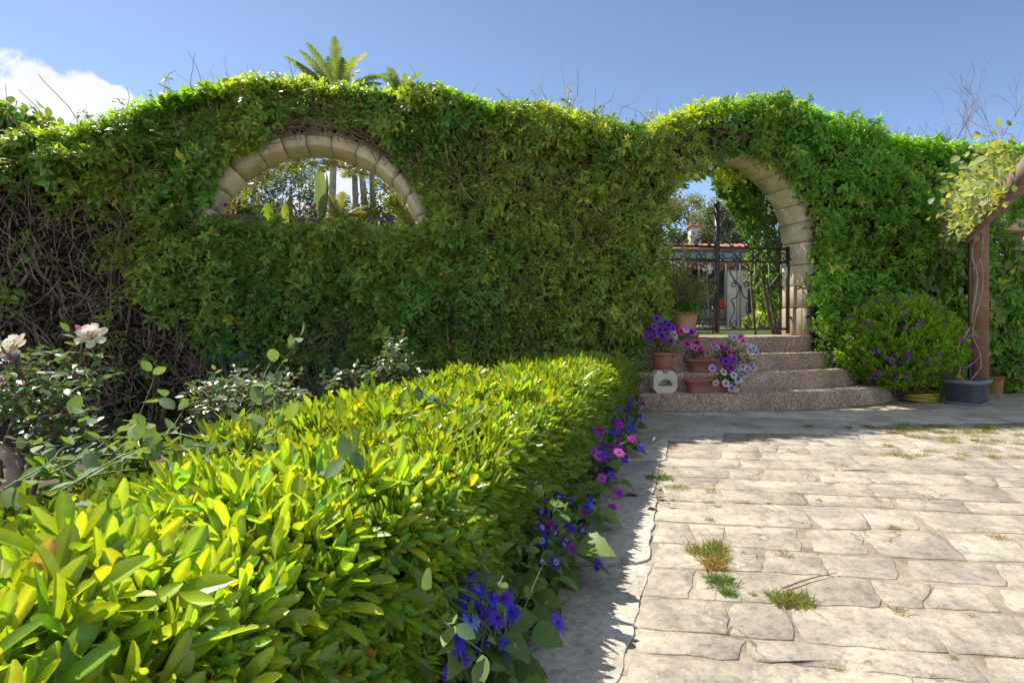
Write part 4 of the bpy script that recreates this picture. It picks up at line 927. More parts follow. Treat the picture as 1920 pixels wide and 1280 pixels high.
# big old pot on the landing with a leafy herb and an olive-coloured shrub
bp_ = at(1283,0,6.50); bp_[2] = LAND+.002
round_pot('terracotta_pot','large weathered terracotta pot on the landing holding a wispy shrub',bp_,.152,.27,M_TERRA2,taper=.70)
g = np.random.default_rng(51)
rs = thing('potted_shrub','wispy olive-green shrub growing in the large weathered pot','shrub',tuple(bp_+np.array([0,0,.26])))
n = 130; top = bp_+np.array([0,0,.27]); e = top+np.stack([g.normal(size=n)*.15-.03,g.normal(size=n)*.10,np.abs(g.normal(size=n))*.18+.20],1)
P = np.stack([np.broadcast_to(top,(n,3)), top+(e-top)*.5+g.normal(size=(n,3))*.03, e],1); P = np.stack([bez(q,7) for q in P])
V, Fs, _ = tubes(P, np.broadcast_to(np.linspace(.004,.001,7),(n,7)), 3); tag(mobj('branches', V, Fs, M_TWIG, rs), kind='stuff')
m = 5200; q = P[g.integers(n,size=m), g.integers(2,7,size=m)]+g.normal(size=(m,3))*.015
V, Fs, C = scatter(*T_leaf4(.22,.05,-.05), q, nrm(rand_dir(m,g)+UP*.5), rand_dir(m,g), g.uniform(.032,.055,m), jitter_col((.20,.24,.075),m,.3,.15,g)); tag(mobj('foliage', V, Fs, M_DULL, rs, col=C), kind='stuff')
rs = thing('potted_herb','bright green leafy herb mounding over the rim of the large weathered pot','plant',tuple(bp_+np.array([0,0,.262])))
m = 900; a = g.random(m)*2*np.pi; rr = np.sqrt(g.random(m))*.19; q = top+np.stack([rr*np.cos(a),rr*np.sin(a),.02+.10*(1-(rr/.2)**2)+g.normal(size=m)*.015-.03*(rr > .16)],1)
V, Fs, C = scatter(*T_OVAL, q, nrm(np.stack([np.cos(a),np.sin(a),g.normal(size=m)*.5],1)+rand_dir(m,g)*.6), nrm(UP+rand_dir(m,g)*.5), g.uniform(.02,.038,m), jitter_col((.09,.26,.03),m,.25,.1,g)); tag(mobj('foliage', V, Fs, M_DULL, rs, col=C), kind='stuff')
st = bez(np.array([at(1281,592,6.62),at(1280,520,6.62),at(1281,452,6.62)]),8); V, Fs, _ = tubes(st, np.full(8,.016), 8); tag(mobj('wooden_stake', V, Fs, M_VINEWOOD), 'grey wooden stake standing in the large weathered pot', 'stake')
# thin stake by the right jamb
p0 = wp(3.74,-.12,LAND*.4); st = np.array([p0,p0+UP*.5,p0+UP*.95]); V, Fs, _ = tubes(st, np.full(3,.007), 6); tag(mobj('thin_stake', V, Fs, M_VINEWOOD), 'thin pale cane standing beside the right gate jamb', 'stake')
# ================================================================== flowering shrub, hose, pergola, right-hand pots
g = np.random.default_rng(61)
bc = np.array([4.36,6.42,0.0]); bush = thing('flowering_shrub','rounded bright green shrub dotted with magenta flowers beside the steps','shrub',tuple(bc))
def ell_points(n, g, c, r, lo=-.55, shell=.75):
    d = rand_dir(n*3,g); d = d[d[:,2] > lo][:n]; k = g.uniform(shell,1.0,len(d))**.7; bumpy = 1+.16*(fbm(d*3.1,21)-.5)*2
    return np.array(c)+d*np.array(r)*(k*bumpy)[:,None], d
c0 = bc+np.array([0.02,-.02,.64]); rr = np.array([.68,.40,.52])
P, d = ell_points(1900,g,c0,rr,-.93); A = nrm(d*.7+UP*.75+rand_dir(len(d),g)*.3); nl = 16
pos = np.repeat(P,nl,0)+np.repeat(A,nl,0)*(g.random(len(P)*nl)*.10-.05)[:,None]; M = len(pos)
dd = nrm(np.repeat(A,nl,0)*.8+rand_dir(M,g)*.65); col = jitter_col((.29,.48,.05),M,.25,.12,g)
V, Fs, C = scatter(*T_leaf4(.36,.10,-.05), pos, dd, nrm(rand_dir(M,g)*.6+UP), g.uniform(.036,.058,M), col); tag(mobj('foliage', V, Fs, M_VINE, bush, col=C), kind='stuff')
nb_ = 60; e, _ = ell_points(nb_,g,c0,rr*.95,-.6); P2 = np.stack([np.broadcast_to(bc+np.array([0,.05,0]),(len(e),3)), bc+(e-bc)*.5+g.normal(size=(len(e),3))*.06, e],1)
V, Fs, _ = tubes(np.stack([bez(q,6) for q in P2]), np.broadcast_to(np.linspace(.010,.002,6),(len(e),6)), 4); tag(mobj('branches', V, Fs, M_BARK, bush), kind='stuff')
def T_cluster(col, sd):
    g = np.random.default_rng(sd); n = 9; V, Fs, C = scatter(*T_OVAL, g.normal(size=(n,3))*.35, rand_dir(n,g), rand_dir(n,g), np.full(n,.9), jitter_col(col,n,.25,.15,g)); return make_mesh('flower', V, Fs, M_PETAL, col=C)
clm = [T_cluster((.55,.03,.55),1),T_cluster((.45,.03,.62),2),T_cluster((.30,.03,.55),3)]
P, d = ell_points(105,g,c0,rr*1.06,-.8,.97); vis = d[:,1] < .45
for p in P[vis]: part('flower', clm[int(g.integers(3))], bush, p, tuple(g.uniform(0,6,3)), float(g.uniform(.018,.034)))
# little white-pink flowered plant at the side of the steps
wb = wp(3.86,-.45,0.19); wf = thing('bedding_plant','small white-flowered plant with one pink bloom at the right end of the steps','flowers',tuple(wb))
n = 90; pos = wb+np.stack([g.normal(size=n)*.07-.03,g.normal(size=n)*.05,np.abs(g.normal(size=n))*.10+.05],1)
V, Fs, C = scatter(*T_OVAL, pos, nrm(rand_dir(n,g)+UP*.3), nrm(UP+rand_dir(n,g)*.5), g.uniform(.02,.04,n), jitter_col((.12,.22,.06),n,.25,.12,g)); tag(mobj('foliage', V, Fs, M_DULL, wf, col=C), kind='stuff')
for x, y, k in ((1538,628,'white'),(1545,634,'white'),(1551,630,'white'),(1547,655,'magenta'),(1540,640,'white'),(1556,640,'white')): part('flower', PET[k], wf, at(x,y,6.72), euler_from((1,0,0),(0,-1,.4)), .022)
# coiled yellow hose
hc = np.array([4.63,6.45,.0]); M_HOSE = plain_mat('yellow_hose', (.55,.42,.05), rough=0.4, var=.15)
a = np.linspace(0,2*np.pi*6.5,320); r = .155+.02*np.sin(a*.37)+.012*np.cos(a*1.7); q = hc+np.stack([r*np.cos(a)*1.1,r*np.sin(a)*.9,.014+.012*a/6.28+.006*np.sin(a*2.3)],1)
V, Fs, _ = tubes(q, np.full(320,.010), 6); tag(mobj('garden_hose', V, Fs, M_HOSE, smooth=True), 'coiled yellow garden hose on the ground under the flowering shrub', 'hose')
# ---------------------------------------------------------------- timber pergola
M_WOOD = rock_mat('weathered_red_timber', (.20,.10,.062), (.29,.155,.10), scale=5, rough=0.7, bump=0.35, bscale=30, c3=(.36,.29,.25), stain=0.85)
M_WOODG = rock_mat('grey_timber', (.13,.085,.065), (.21,.155,.125), scale=6, rough=0.8, bump=0.5, bscale=34, c3=(.17,.10,.08), stain=0.8)
pb = np.array([5.20,6.32,0.0]); perg = thing('pergola','weathered reddish timber pergola post carrying a long sloping-ended beam','pergola',tuple(pb))
bd = nrm(np.array([-0.545,-0.838,0.0])); bn = np.array([-bd[1],bd[0],0.0])    # beam direction, towards the open patio
rot = math.atan2(bd[1],bd[0])
V, Fs = box(pb+np.array([0,0,1.02]),(.145,.145,2.06),rot,.010); mobj('post', V, Fs, M_WOOD, perg)
V, Fs = box(pb+bn*(-.086)+np.array([0,0,1.0])-bd*.0,(.125,.022,2.0),rot,.004); mobj('post_board', V, Fs, M_WOODG, perg)
# beam with a pointed end just past the post
b0 = pb-bd*.26+bn*(-.155); zc = 1.90; prof = [(0,-.16),(0,.02),(.16,.19),(5.0,.19),(5.0,-.09),(.13,-.09)]
prof = [(0.0,-.13),(0.0,-.04),(.08,.01),(5.2,.01),(5.2,-.11),(.10,-.13)]
V = np.vstack([[b0+bd*x+bn*o+UP*(zc+z) for x, z in prof] for o in (-.045,.045)]); k = np.arange(6)
mobj('beam', V, [np.stack([k,(k+1)%6,6+(k+1)%6,6+k],1), np.array([list(range(5,-1,-1)),list(range(6,12))])], M_WOODG, perg)
b1 = pb+bn*.155; V_off = np.vstack([[b1-bd*.34+bd*x+bn*o+UP*(zc+z) for x, z in prof] for o in (-.045,.045)])
for j in range(0):
    c = pb+bd*(.1+j*.9)+bn*1.25+UP*(zc+.093); V, Fs = box(c,(.06,2.6,.09),rot,.006); mobj('rafter', V, Fs, M_WOOD, perg)
# far-end post of the pergola, out of frame to the right of the camera
V, Fs = box(pb+bd*4.75-bn*.0+UP*1.02,(.17,.17,2.06),rot,.01); mobj('post', V, Fs, M_WOOD, perg)
pass
# grapevine: twisted pale stems up the post, pale leaves over the beam
gv = thing('grape_vine','pale leafed vine with twisted bare stems climbing the timber pergola post','climber',tuple(at(1815,0,6.15)*np.array([1,1,0])+np.array([0,0,.25])))
VY = 6.10
def vst(pts, r0, r1, Y=VY, name='vine_stem', n=40):
    q = bez(np.array([at(x,y,Y+dy) for x,y,dy in pts]), n); V, Fs, _ = tubes(q, np.linspace(r0,r1,n), 6); mobj(name, V, Fs, M_VINEWOOD, gv, smooth=True)
vst([(1797,706,.08),(1799,690,.06),(1795,668,.04),(1797,645,.02),(1810,627,0),(1821,608,0),(1824,580,0),(1830,545,-.02),(1832,515,0),(1822,480,0),(1826,455,0),(1834,430,0),(1836,405,0),(1845,380,0),(1860,350,-.1)], .013,.008)
vst([(1822,710,.08),(1834,695,.05),(1839,682,.03),(1834,655,.02),(1824,632,0),(1826,605,-.01),(1838,560,0),(1843,520,0),(1838,480,0),(1840,440,0),(1838,418,0),(1828,395,0),(1812,380,0),(1808,360,0)], .012,.006)
vst([(1839,420,0),(1834,402,0),(1830,380,0),(1824,355,0),(1818,345,0)], .008,.005)
vst([(1840,425,0),(1851,405,0),(1862,385,0),(1866,365,0),(1900,345,-.3),(1925,335,-.5)], .008,.005)
vst([(1812,705,.06),(1806,690,.05),(1803,675,.04)], .006,.004); vst([(1810,690,.05),(1828,678,.03),(1842,664,0)], .005,.003)
vst([(1826,505,0),(1838,485,-.03),(1843,450,-.03),(1836,425,-.03)], .008,.006); vst([(1806,360,0),(1830,366,-.05),(1866,352,-.1),(1890,338,-.3),(1922,322,-.5)], .007,.004)
g = np.random.default_rng(66)
lc = []
for x, y, sx, sy, n, dY in ((1845,335,32,16,150,0),(1890,320,30,14,140,-.5),(1815,350,16,12,55,0),(1805,375,14,8,10,0),(1860,365,25,10,50,-.1),(1806,405,10,8,9,0),(1925,318,25,14,80,-.8),(1834,445,4,4,3,-.05),(1828,625,8,8,8,-.02),(1842,590,4,5,4,-.02)):
    for k in range(n): lc.append(at(x+g.normal()*sx, y+g.normal()*sy, VY+dY+g.normal()*.12))
for k in range(1100):
    xx = abs(g.normal())*1.1-.25 if k < 420 else g.uniform(-.2,3.6); lc.insert(int(g.integers(len(lc))), b0+bd*xx+bn*(-abs(g.normal())*.10-.02)+UP*(zc+.07+abs(g.normal())*.13-.22*(g.random() < .42)))
lc = np.array(lc); n = len(lc); ld = nrm(rand_dir(n,g)+np.array([0,-.4,-.2])); ln = nrm(UP*.9+rand_dir(n,g)*.6+np.array([0,-.3,0])); lsz = g.uniform(.036,.064,n)
gvar = [make_mesh('leaf', T_HEART[0], T_HEART[1], M_DULL, col=np.broadcast_to(np.array(c)*1.0,(len(T_HEART[0]),3)), smooth=True) for c in ((.28,.35,.14),(.22,.32,.08),(.36,.40,.21),(.18,.28,.06),(.42,.44,.27),(.40,.36,.09))]
for j in range(n):
    if j < 290: part('leaf', gvar[int(g.choice(6,p=[.22,.22,.2,.2,.12,.04]))], gv, lc[j], euler_from(ld[j],ln[j]), float(lsz[j]))
V, Fs, C = scatter(*T_HEART, lc[290:], ld[290:], ln[290:], lsz[290:], jitter_col((.28,.33,.11),n-290,.25,.1,g)); tag(mobj('foliage', V, Fs, M_DULL, gv, col=C), kind='stuff')
for k in range(4):
    q = bez(np.array([b0+bd*x+bn*(-.06-.02*g.random())+UP*(zc+.02*k+g.normal()*.05) for x in (0.05,.35,.7,1.1,1.6,2.2)]),40); V, Fs, _ = tubes(q, np.linspace(.010,.005,40), 6); mobj('vine_stem', V, Fs, M_VINEWOOD, gv, smooth=True)
# grey plastic planter with saucer at the foot of the post
M_GREYP = rock_mat('grey_plastic', (.20,.215,.24), (.245,.26,.285), scale=5, rough=0.55, bump=0.05, bscale=50)
gpb = at(1811,0,6.22); gpb[2] = .005; pl = thing('grey_planter','square grey plastic planter with tray at the foot of the pergola post','planter',tuple(gpb))
def frus(c, sizes, mat, nm, root, rotz, close=True):
    V = []; 
    for hw, z in sizes:
        for sx, sy in ((-1,-1),(1,-1),(1,1),(-1,1)): V.append([sx*hw,sy*hw,z])
    V = np.array(V); cr, sr = math.cos(rotz), math.sin(rotz); V = V@np.array([[cr,sr,0],[-sr,cr,0],[0,0,1]])+np.array(c); F = []
    for r in range(len(sizes)-1):
        for i in range(4): F.append([r*4+i,r*4+(i+1)%4,r*4+4+(i+1)%4,r*4+4+i])
    F.append([3,2,1,0]); return mobj(nm, V, [np.array(F)], mat, root)
frus(gpb, [(.135,.022),(.165,.225),(.185,.227),(.190,.262),(.182,.266),(.165,.266),(.16,.20)], M_GREYP, 'planter_body', pl, .62)
frus(gpb, [(.15,0),(.168,.004),(.175,.026),(.165,.026),(.15,.010)], M_GREYP, 'tray', pl, .62)
V, Fs = box(gpb+np.array([0,0,.225]),(.31,.31,.02),.62); mobj('soil', V, Fs, M_PSOIL, pl)
lf = make_mesh('fallen_leaf', T_HEART[0], T_HEART[1], M_DULL, col=np.broadcast_to(np.array([.62,.30,.04]),(len(T_HEART[0]),3)))
tag(link('fallen_leaf', lf, None, at(1795,706,6.12), euler_from((.5,-.6,-.3),(0,-.5,1)), .075), 'orange autumn leaf caught on the rim of the grey planter', 'leaf')
# pots by the far wall
def tuft_plant(name, label, base, n, L, col, seed, w=.12):
    g = np.random.default_rng(seed); d = nrm(rand_dir(n,g)*.7+UP); V, Fs, C = scatter(T_BLADE[0]*np.array([w,1,1]), T_BLADE[1], np.array(base)+g.normal(size=(n,3))*np.array([.03,.03,.004]), d, rand_dir(n,g), g.uniform(.5,1,n)*L, jitter_col(col,n,.25,.12,g))
    return tag(mobj(name, V, Fs, M_DULL, col=C), label, 'plant')
p1 = at(1884,0,7.25); p1[2] = .004; round_pot('terracotta_pot','small terracotta pot with a spiky plant beside stone edging',p1,.085,.15,M_TERRA,False); tuft_plant('spiky_plant','spiky grey-green plant in the small terracotta pot',p1+UP*.13,60,.13,(.12,.20,.10),71,.16)
p2 = at(1863,0,7.0); p2[2] = .004; round_pot('terracotta_pot','taller plain terracotta pot half hidden behind the pergola post',p2,.105,.22,M_TERRA,False); tuft_plant('potted_grass','low grassy plant in the terracotta pot behind the post',p2+UP*.2,50,.16,(.08,.14,.05),72,.10)
M_EDGE = rock_mat('edging_stone', (.40,.33,.22), (.28,.23,.16), scale=6, bump=0.6, bscale=20)
for k, (x, y, w) in enumerate(((1893,712,.34),(1925,711,.36),(1905,724,.36),(1945,723,.4))):
    c = at(x,y,7.42-.0*k); V, Fs = box(c,(w,.16,.085),.2+.05*k,.02); tag(mobj('edging_stone', V, Fs, M_EDGE), 'flat yellowish edging stone stacked at the foot of the leafy wall', 'stone', 'edging stones at the foot of the wall')
p3 = at(1918,0,7.3); p3[2] = .23; round_pot('grey_pot','grey round pot standing on the edging stones by the leafy wall',p3,.10,.2,M_GREYP,False)
# heart-leaved climber low on the right of the wall
g = np.random.default_rng(77); hv = thing('broad_leaf_climber','broad heart-leaved climber with a few yellow leaves low on wall behind the post','climber',tuple(wp(6.2,-.2,0)))
n = 2600; S = g.uniform(spx(1630),9.2,n); top_ = np.interp(S,[spx(1630),spx(1700),spx(1800),9.2],[1.15,1.75,1.95,2.0]); Z = g.random(n)**.9*top_; ok = ~((S > WIN[0]-.05)&(Z > WIN[2]-.05)); S = S[ok]; Z = Z[ok]; n = len(S)
T = -.22-.16*vnoise(np.stack([S*3,Z*3,0*S],-1),41)-.10*g.random(n); pos = wp(S,T,Z); ld = nrm(rand_dir(n,g)*.55-UP*.7+NBF*.3); ln = nrm(NBF+UP*.5+rand_dir(n,g)*.4); lsz = g.uniform(.06,.115,n)
cl = jitter_col((.13,.21,.04),n,.3,.15,g); yl = g.random(n) < .02; cl[yl] = (.60,.40,.03)
hvar = [make_mesh('leaf', T_HEART[0], T_HEART[1], M_VINE, col=np.broadcast_to(np.array(c),(len(T_HEART[0]),3)), smooth=True) for c in ((.13,.22,.04),(.17,.26,.05),(.10,.18,.035),(.20,.28,.06),(.58,.42,.03))]
vpx = pos[:,0]/pos[:,1]*FPX+CX; sc_ = np.where((vpx < 1915)&(T < np.median(T)),lsz,-1); pk = np.argsort(-sc_)[:260]
for j in pk: part('leaf', hvar[4 if g.random() < .035 else int(g.integers(4))], hv, pos[j], euler_from(ld[j],ln[j]), float(lsz[j]))
rs_ = np.ones(n,bool); rs_[pk] = False; V, Fs, C = scatter(*T_HEART, pos[rs_], ld[rs_], ln[rs_], lsz[rs_], cl[rs_]); tag(mobj('foliage', V, Fs, M_VINE, hv, col=C, smooth=True), kind='stuff')
# window at the far right: timber mullion, flower boxes
wi = thing('timber_window_post','reddish timber post standing in the small stone window opening','post',tuple(wp(spx(1900,.25),.25,WIN[2]+.005)))
V, Fs = wbox(spx(1891,.25),spx(1909,.25),.18,.32,WIN[2]+.006,WIN[3]+.001,.006); mobj('post', V, Fs, M_WOOD, wi)
c = wp(spx(1880,-.0),-.0,WIN[2]+.006); trough('window_planter','reddish flower trough on the sill of the small stone window',c,.34,.14,.11,M_PLAST)
c2 = wp(spx(1915,-.05),-.03,WIN[2]+.006); round_pot('terracotta_pot','round terracotta pot of white flowers on the small window sill',c2,.085,.13,M_TERRA,False)
def posy(name, label, base, n, key, seed, r=.08, fs=.02):
    g = np.random.default_rng(seed); root = thing(name, label, 'flowers', tuple(base)); m = 120
    V, Fs, C = scatter(*T_OVAL, np.array(base)+g.normal(size=(m,3))*np.array([r*.8,r*.5,.03])+UP*.05, nrm(rand_dir(m,g)+UP*.4), nrm(UP+rand_dir(m,g)*.5), g.uniform(.025,.045,m), jitter_col((.08,.13,.04),m,.3,.12,g)); tag(mobj('foliage', V, Fs, M_DULL, root, col=C), kind='stuff')
    for k in range(n): part('flower', PET[key] if isinstance(key,str) else PET[key[k%len(key)]], root, np.array(base)+np.array([g.normal()*r,g.normal()*r*.4-.03,.09+g.random()*.05]), euler_from((1,0,0),(g.normal()*.4,-1,.5)), fs)
    return root
posy('potted_flowers','cluster of white and lilac flowers in the pot on the small window sill',c2+UP*.12,14,['white','lilac'],81)
posy('potted_flowers','dark foliage with tiny red flowers in the window trough',c+UP*.1,5,'magenta',82,.09,.014)
# ================================================================== cinerarias along the path edge
def T_daisy(col, ring=None, n=11, seed=0):
    g = np.random.default_rng(seed); V = []; F = []; C = []
    for k in range(n):
        a = k/n*2*np.pi+g.normal()*.06; b = len(V); L = g.uniform(.88,1.08); w = .165
        for y, h, z in ((.14,.07,0),(.5,w,.05),(.82,w*.9,.02),(L,.06,-.05)):
            for sx in (-1,1):
                x, yy = sx*h, y; V.append([x*math.cos(a)-yy*math.sin(a), x*math.sin(a)+yy*math.cos(a), z+(k%2)*.02]); C.append(ring if (ring is not None and y < .35) else np.array(col)*(1.0 if y > .4 else .8))
        for i in range(3): F.append([b+2*i,b+2*i+1,b+2*i+3,b+2*i+2])
    return make_mesh('flower', np.array(V), [np.array(F)], M_PETAL, col=np.array(C))
V, Fs = lathe([(.17,.0),(.15,.07),(.08,.10),(.001,.11)],10); DISC = {}
for nm, c in (('dark',(.07,.02,.12)),('pale',(.45,.40,.30))): DISC[nm] = make_mesh('flower_centre', V, Fs, M_PETAL, col=np.broadcast_to(np.array(c),(len(V),3)))
DAI = {'blue':T_daisy((.035,.045,.62)),'violet':T_daisy((.13,.06,.60),seed=1),'lilac':T_daisy((.28,.18,.72),seed=2),'deep':T_daisy((.07,.01,.33),seed=3),'ringed':T_daisy((.05,.015,.38),(.75,.72,.8),seed=4),'wine':T_daisy((.20,.01,.22),seed=5),'magenta':T_daisy((.40,.015,.42),seed=6),'pink':T_daisy((.52,.10,.55),seed=7),'sky':T_daisy((.20,.30,.80),seed=8)}
M_CINE = leaf_mat('cineraria_leaf', rough=0.5, trans=0.35, spec=0.4)
cvar = []
for k in range(4):
    T_ = T_leafN([(-.10,.22),(0,.42),(.12,.40),(.25,.50),(.38,.40),(.55,.38),(.68,.24),(.85,.14),(1,.01)], fold=0.15+.06*k, curl=-0.12-.08*k); c = [(.11,.20,.05),(.15,.24,.06),(.09,.17,.05),(.19,.27,.07)][k]
    cvar.append(make_mesh('leaf', T_[0], T_[1], M_CINE, col=np.broadcast_to(np.array(c),(len(T_[0]),3)), smooth=True))
V, Fs = lathe([(.001,-.3),(.6,-.1),(.9,.4),(.7,1.0),(.3,1.4),(.001,1.5)],7); BUD = make_mesh('bud', V, Fs, M_PETAL, col=np.where(V[:,2:3] < .8,np.array([[.14,.22,.06]]),np.array([[.16,.05,.30]])), smooth=True)
def cineraria(label, D, cx, cz, rx, rz, n, keys, seed, nleaf=18, fsz=.026, depth=.10, leafsz=.085):
    """flower head cloud centred at picture offset cx (metres from path edge), height cz"""
    g = np.random.default_rng(seed); base = np.array([float(path_left(D))-.055, D, .01]); root = thing('cineraria_plant', label, 'flowers', tuple(base), 'cinerarias along the hedge foot')
    paths = []
    for k in range(n):
        p = base+np.array([cx+g.normal()*rx, -.02+g.normal()*depth, cz-.045+g.normal()*rz*.85]); p[2] = max(p[2],.04)
        d = nrm(np.array([.35+g.normal()*.35,-.75+g.normal()*.3,.75+g.normal()*.35])); key = keys[int(g.integers(len(keys)))]
        o = part('flower', DAI[key], root, p, euler_from(np.cross(d,rand_dir(1,g)[0]), d), float(fsz*g.uniform(.65,1.02)))
        c = link('flower_centre', DISC['dark' if key not in ('sky','ringed') else 'dark'], o)
        q = base+np.array([g.normal()*.03,g.normal()*.05,.03]); paths.append(bez(np.array([q,(q+p)/2+g.normal(size=3)*.02,p-d*.004]),7))
    for k in range(max(3,n//4)):   # buds on side stems
        p = base+np.array([cx+g.normal()*rx*1.2,g.normal()*depth,cz+g.normal()*rz*1.1]); p[2] = max(p[2],.05); q = base+np.array([0,0,.05]); paths.append(bez(np.array([q,(q+p)/2+g.normal(size=3)*.02,p]),7)); part('bud', BUD, root, p, euler_from((1,0,0.1),nrm(p-q)), float(g.uniform(.006,.010)))
    V, Fs, _ = tubes(np.array(paths), np.broadcast_to(np.linspace(.0035,.0016,7),(len(paths),7)), 4); tag(mobj('stems', V, Fs, M_STEM, root), kind='stuff')
    for k in range(nleaf):
        a = g.random()*2*np.pi; r = g.uniform(.03,.15); p = base+np.array([cx*.5+r*math.cos(a)*1.0,r*math.sin(a)*1.4,g.uniform(.03,max(.06,cz*.75))]); d = nrm(np.array([math.cos(a)*.8+.4,math.sin(a)*.8-.35,g.normal()*.25-.1])); nn = nrm(UP+np.array([.3,-.5,0])+g.normal(size=3)*.3)
        part('leaf', cvar[int(g.integers(4))], root, p, euler_from(d,nn), float(leafsz*g.uniform(.6,1.25)))
    m = 90; pos = base+np.stack([cx*.6+g.normal(size=m)*.08,g.normal(size=m)*.12,g.uniform(.02,max(.06,cz),m)],1)
    V, Fs, C = scatter(*T_OVAL, pos, nrm(rand_dir(m,g)+UP*.2), nrm(UP+rand_dir(m,g)*.7), g.uniform(.02,.045,m), jitter_col((.13,.20,.05),m,.3,.15,g)); tag(mobj('foliage', V, Fs, M_CINE, root, col=C), kind='stuff')
    return root
cineraria('bright blue and violet daisies spilling from under the hedge onto the path', 1.47, .01,.21,.06,.075, 40, ['blue','blue','violet','violet','lilac','blue','sky'], 101, 18,.031,.075)
cineraria('deep violet daisies with white eye rings and broad leaves beside the path', 2.12, .03,.20,.075,.065, 24, ['deep','ringed','wine','deep','ringed'], 102, 30,.026,.10,.11)
cineraria('few small blue daisies half hidden in leaves beside the path', 2.52, .02,.17,.05,.03, 7, ['blue','blue','sky'], 103, 14,.024,.08)
cineraria('dense magenta and purple daisies leaning out over the path', 3.22, .05,.22,.095,.08, 60, ['magenta','magenta','deep','pink','violet'], 104, 22,.034,.16)
cineraria('violet-blue daisies in a loose clump past the magenta ones', 3.95, .03,.24,.07,.06, 34, ['deep','violet','blue'], 105, 16,.030,.18)
cineraria('small purple daisies nearest the steps at the hedge end', 4.75, .02,.26,.06,.06, 16, ['wine','deep','violet'], 106, 12,.028,.2)
def leaf_clump(label, D, seed, nl=26, dy=.2):
    g = np.random.default_rng(seed); base = np.array([float(path_left(D))-.06, D, .01]); root = thing('broad_leaf_plant', label, 'plant', tuple(base), 'leafy plants along the hedge foot')
    for k in range(nl):
        yy = g.normal()*dy; p = base+np.array([yy*.31+g.normal()*.05,yy,g.uniform(.03,.16)]); part('leaf', cvar[int(g.integers(4))], root, p, euler_from(nrm(np.array([.6+g.normal()*.4,-.3+g.normal()*.5,g.normal()*.25])),nrm(UP+np.array([.3,-.5,0])+g.normal(size=3)*.3)), float(g.uniform(.05,.10)))
    m = 120; yy = g.normal(size=m)*dy; pos = base+np.stack([yy*.31+g.normal(size=m)*.05,yy,g.uniform(.01,.15,m)],1); V, Fs, C = scatter(*T_OVAL, pos, nrm(rand_dir(m,g)+UP*.2), nrm(UP+rand_dir(m,g)*.7), g.uniform(.02,.045,m), jitter_col((.14,.21,.05),m,.3,.15,g)); tag(mobj('foliage', V, Fs, M_CINE, root, col=C), kind='stuff')
leaf_clump('broad flowerless leaves between the blue and the deep violet daisies', 1.78, 111)
leaf_clump('low flowerless leaves between deep violet and magenta daisies', 2.72, 112)
leaf_clump('low flowerless leaves between magenta and violet-blue daisies', 3.6, 113)
leaf_clump('low flowerless leaves at the hedge end beside the steps', 4.4, 114)
# ================================================================== bindweed trailing over the hedge
g = np.random.default_rng(120); bw = thing('bindweed','grey-green broad-leaved bindweed trailing over the clipped hedge','climber',(-.4,2.0,.4))
bvar = []
for k in range(5):
    c = [(.15,.24,.09),(.12,.21,.10),(.19,.28,.08),(.11,.19,.09),(.16,.25,.11)][k]; bvar.append(make_mesh('leaf', T_OVAL[0]*np.array([1.05,1,1]), T_OVAL[1], M_DULL, col=np.broadcast_to(np.array(c),(len(T_OVAL[0]),3)), smooth=True))
bwp = []; nleafs = 0
def runner(p, d, L, n, up=.02):
    global nleafs
    P = [np.array(p,float)]; d = nrm(np.array(d,float))
    for k in range(n): d = nrm(d+g.normal(size=3)*np.array([.3,.3,.18])); P.append(P[-1]+d*L/n)
    P = np.array(P); bwp.append(bez(P,12))
    for q in P[1:]:
        for r in range(2):
            if nleafs >= 295: return
            dd = nrm(d*.4+rand_dir(1,g)[0]+UP*.2); part('leaf', bvar[int(g.integers(5))], bw, q+g.normal(size=3)*.015, euler_from(dd,nrm(UP*.9+rand_dir(1,g)[0]*.7)), float(g.uniform(.035,.062))); nleafs += 1
for D, z in ((1.15,.45),(1.3,.33),(1.45,.40),(1.75,.3),(1.2,.25),(1.9,.45)): runner((hedge_right(D)+.06,D,z),(.2,g.normal()*.5,-.8),.22,4)
for k in range(24):
    D = g.uniform(1.25,2.2) if k < 16 else g.uniform(1.2,2.8); f = g.random()*.28 if k < 16 else g.random()*.8; X = hedge_left(D)+(hedge_right(D)-hedge_left(D))*f; runner((X,D,HZ+.03),(g.normal(),g.normal(),.25),g.uniform(.2,.45),5)
for k in range(4):
    D = g.uniform(3.0,4.6); X = hedge_left(D)+g.uniform(-.02,.15); runner((X,D,HZ-.05),(g.normal()*.8,.5,.5),g.uniform(.12,.2),4)
V, Fs, _ = tubes(np.array(bwp), np.broadcast_to(np.linspace(.0028,.0012,12),(len(bwp),12)), 4); tag(mobj('stems', V, Fs, M_STEM, bw), kind='stuff')
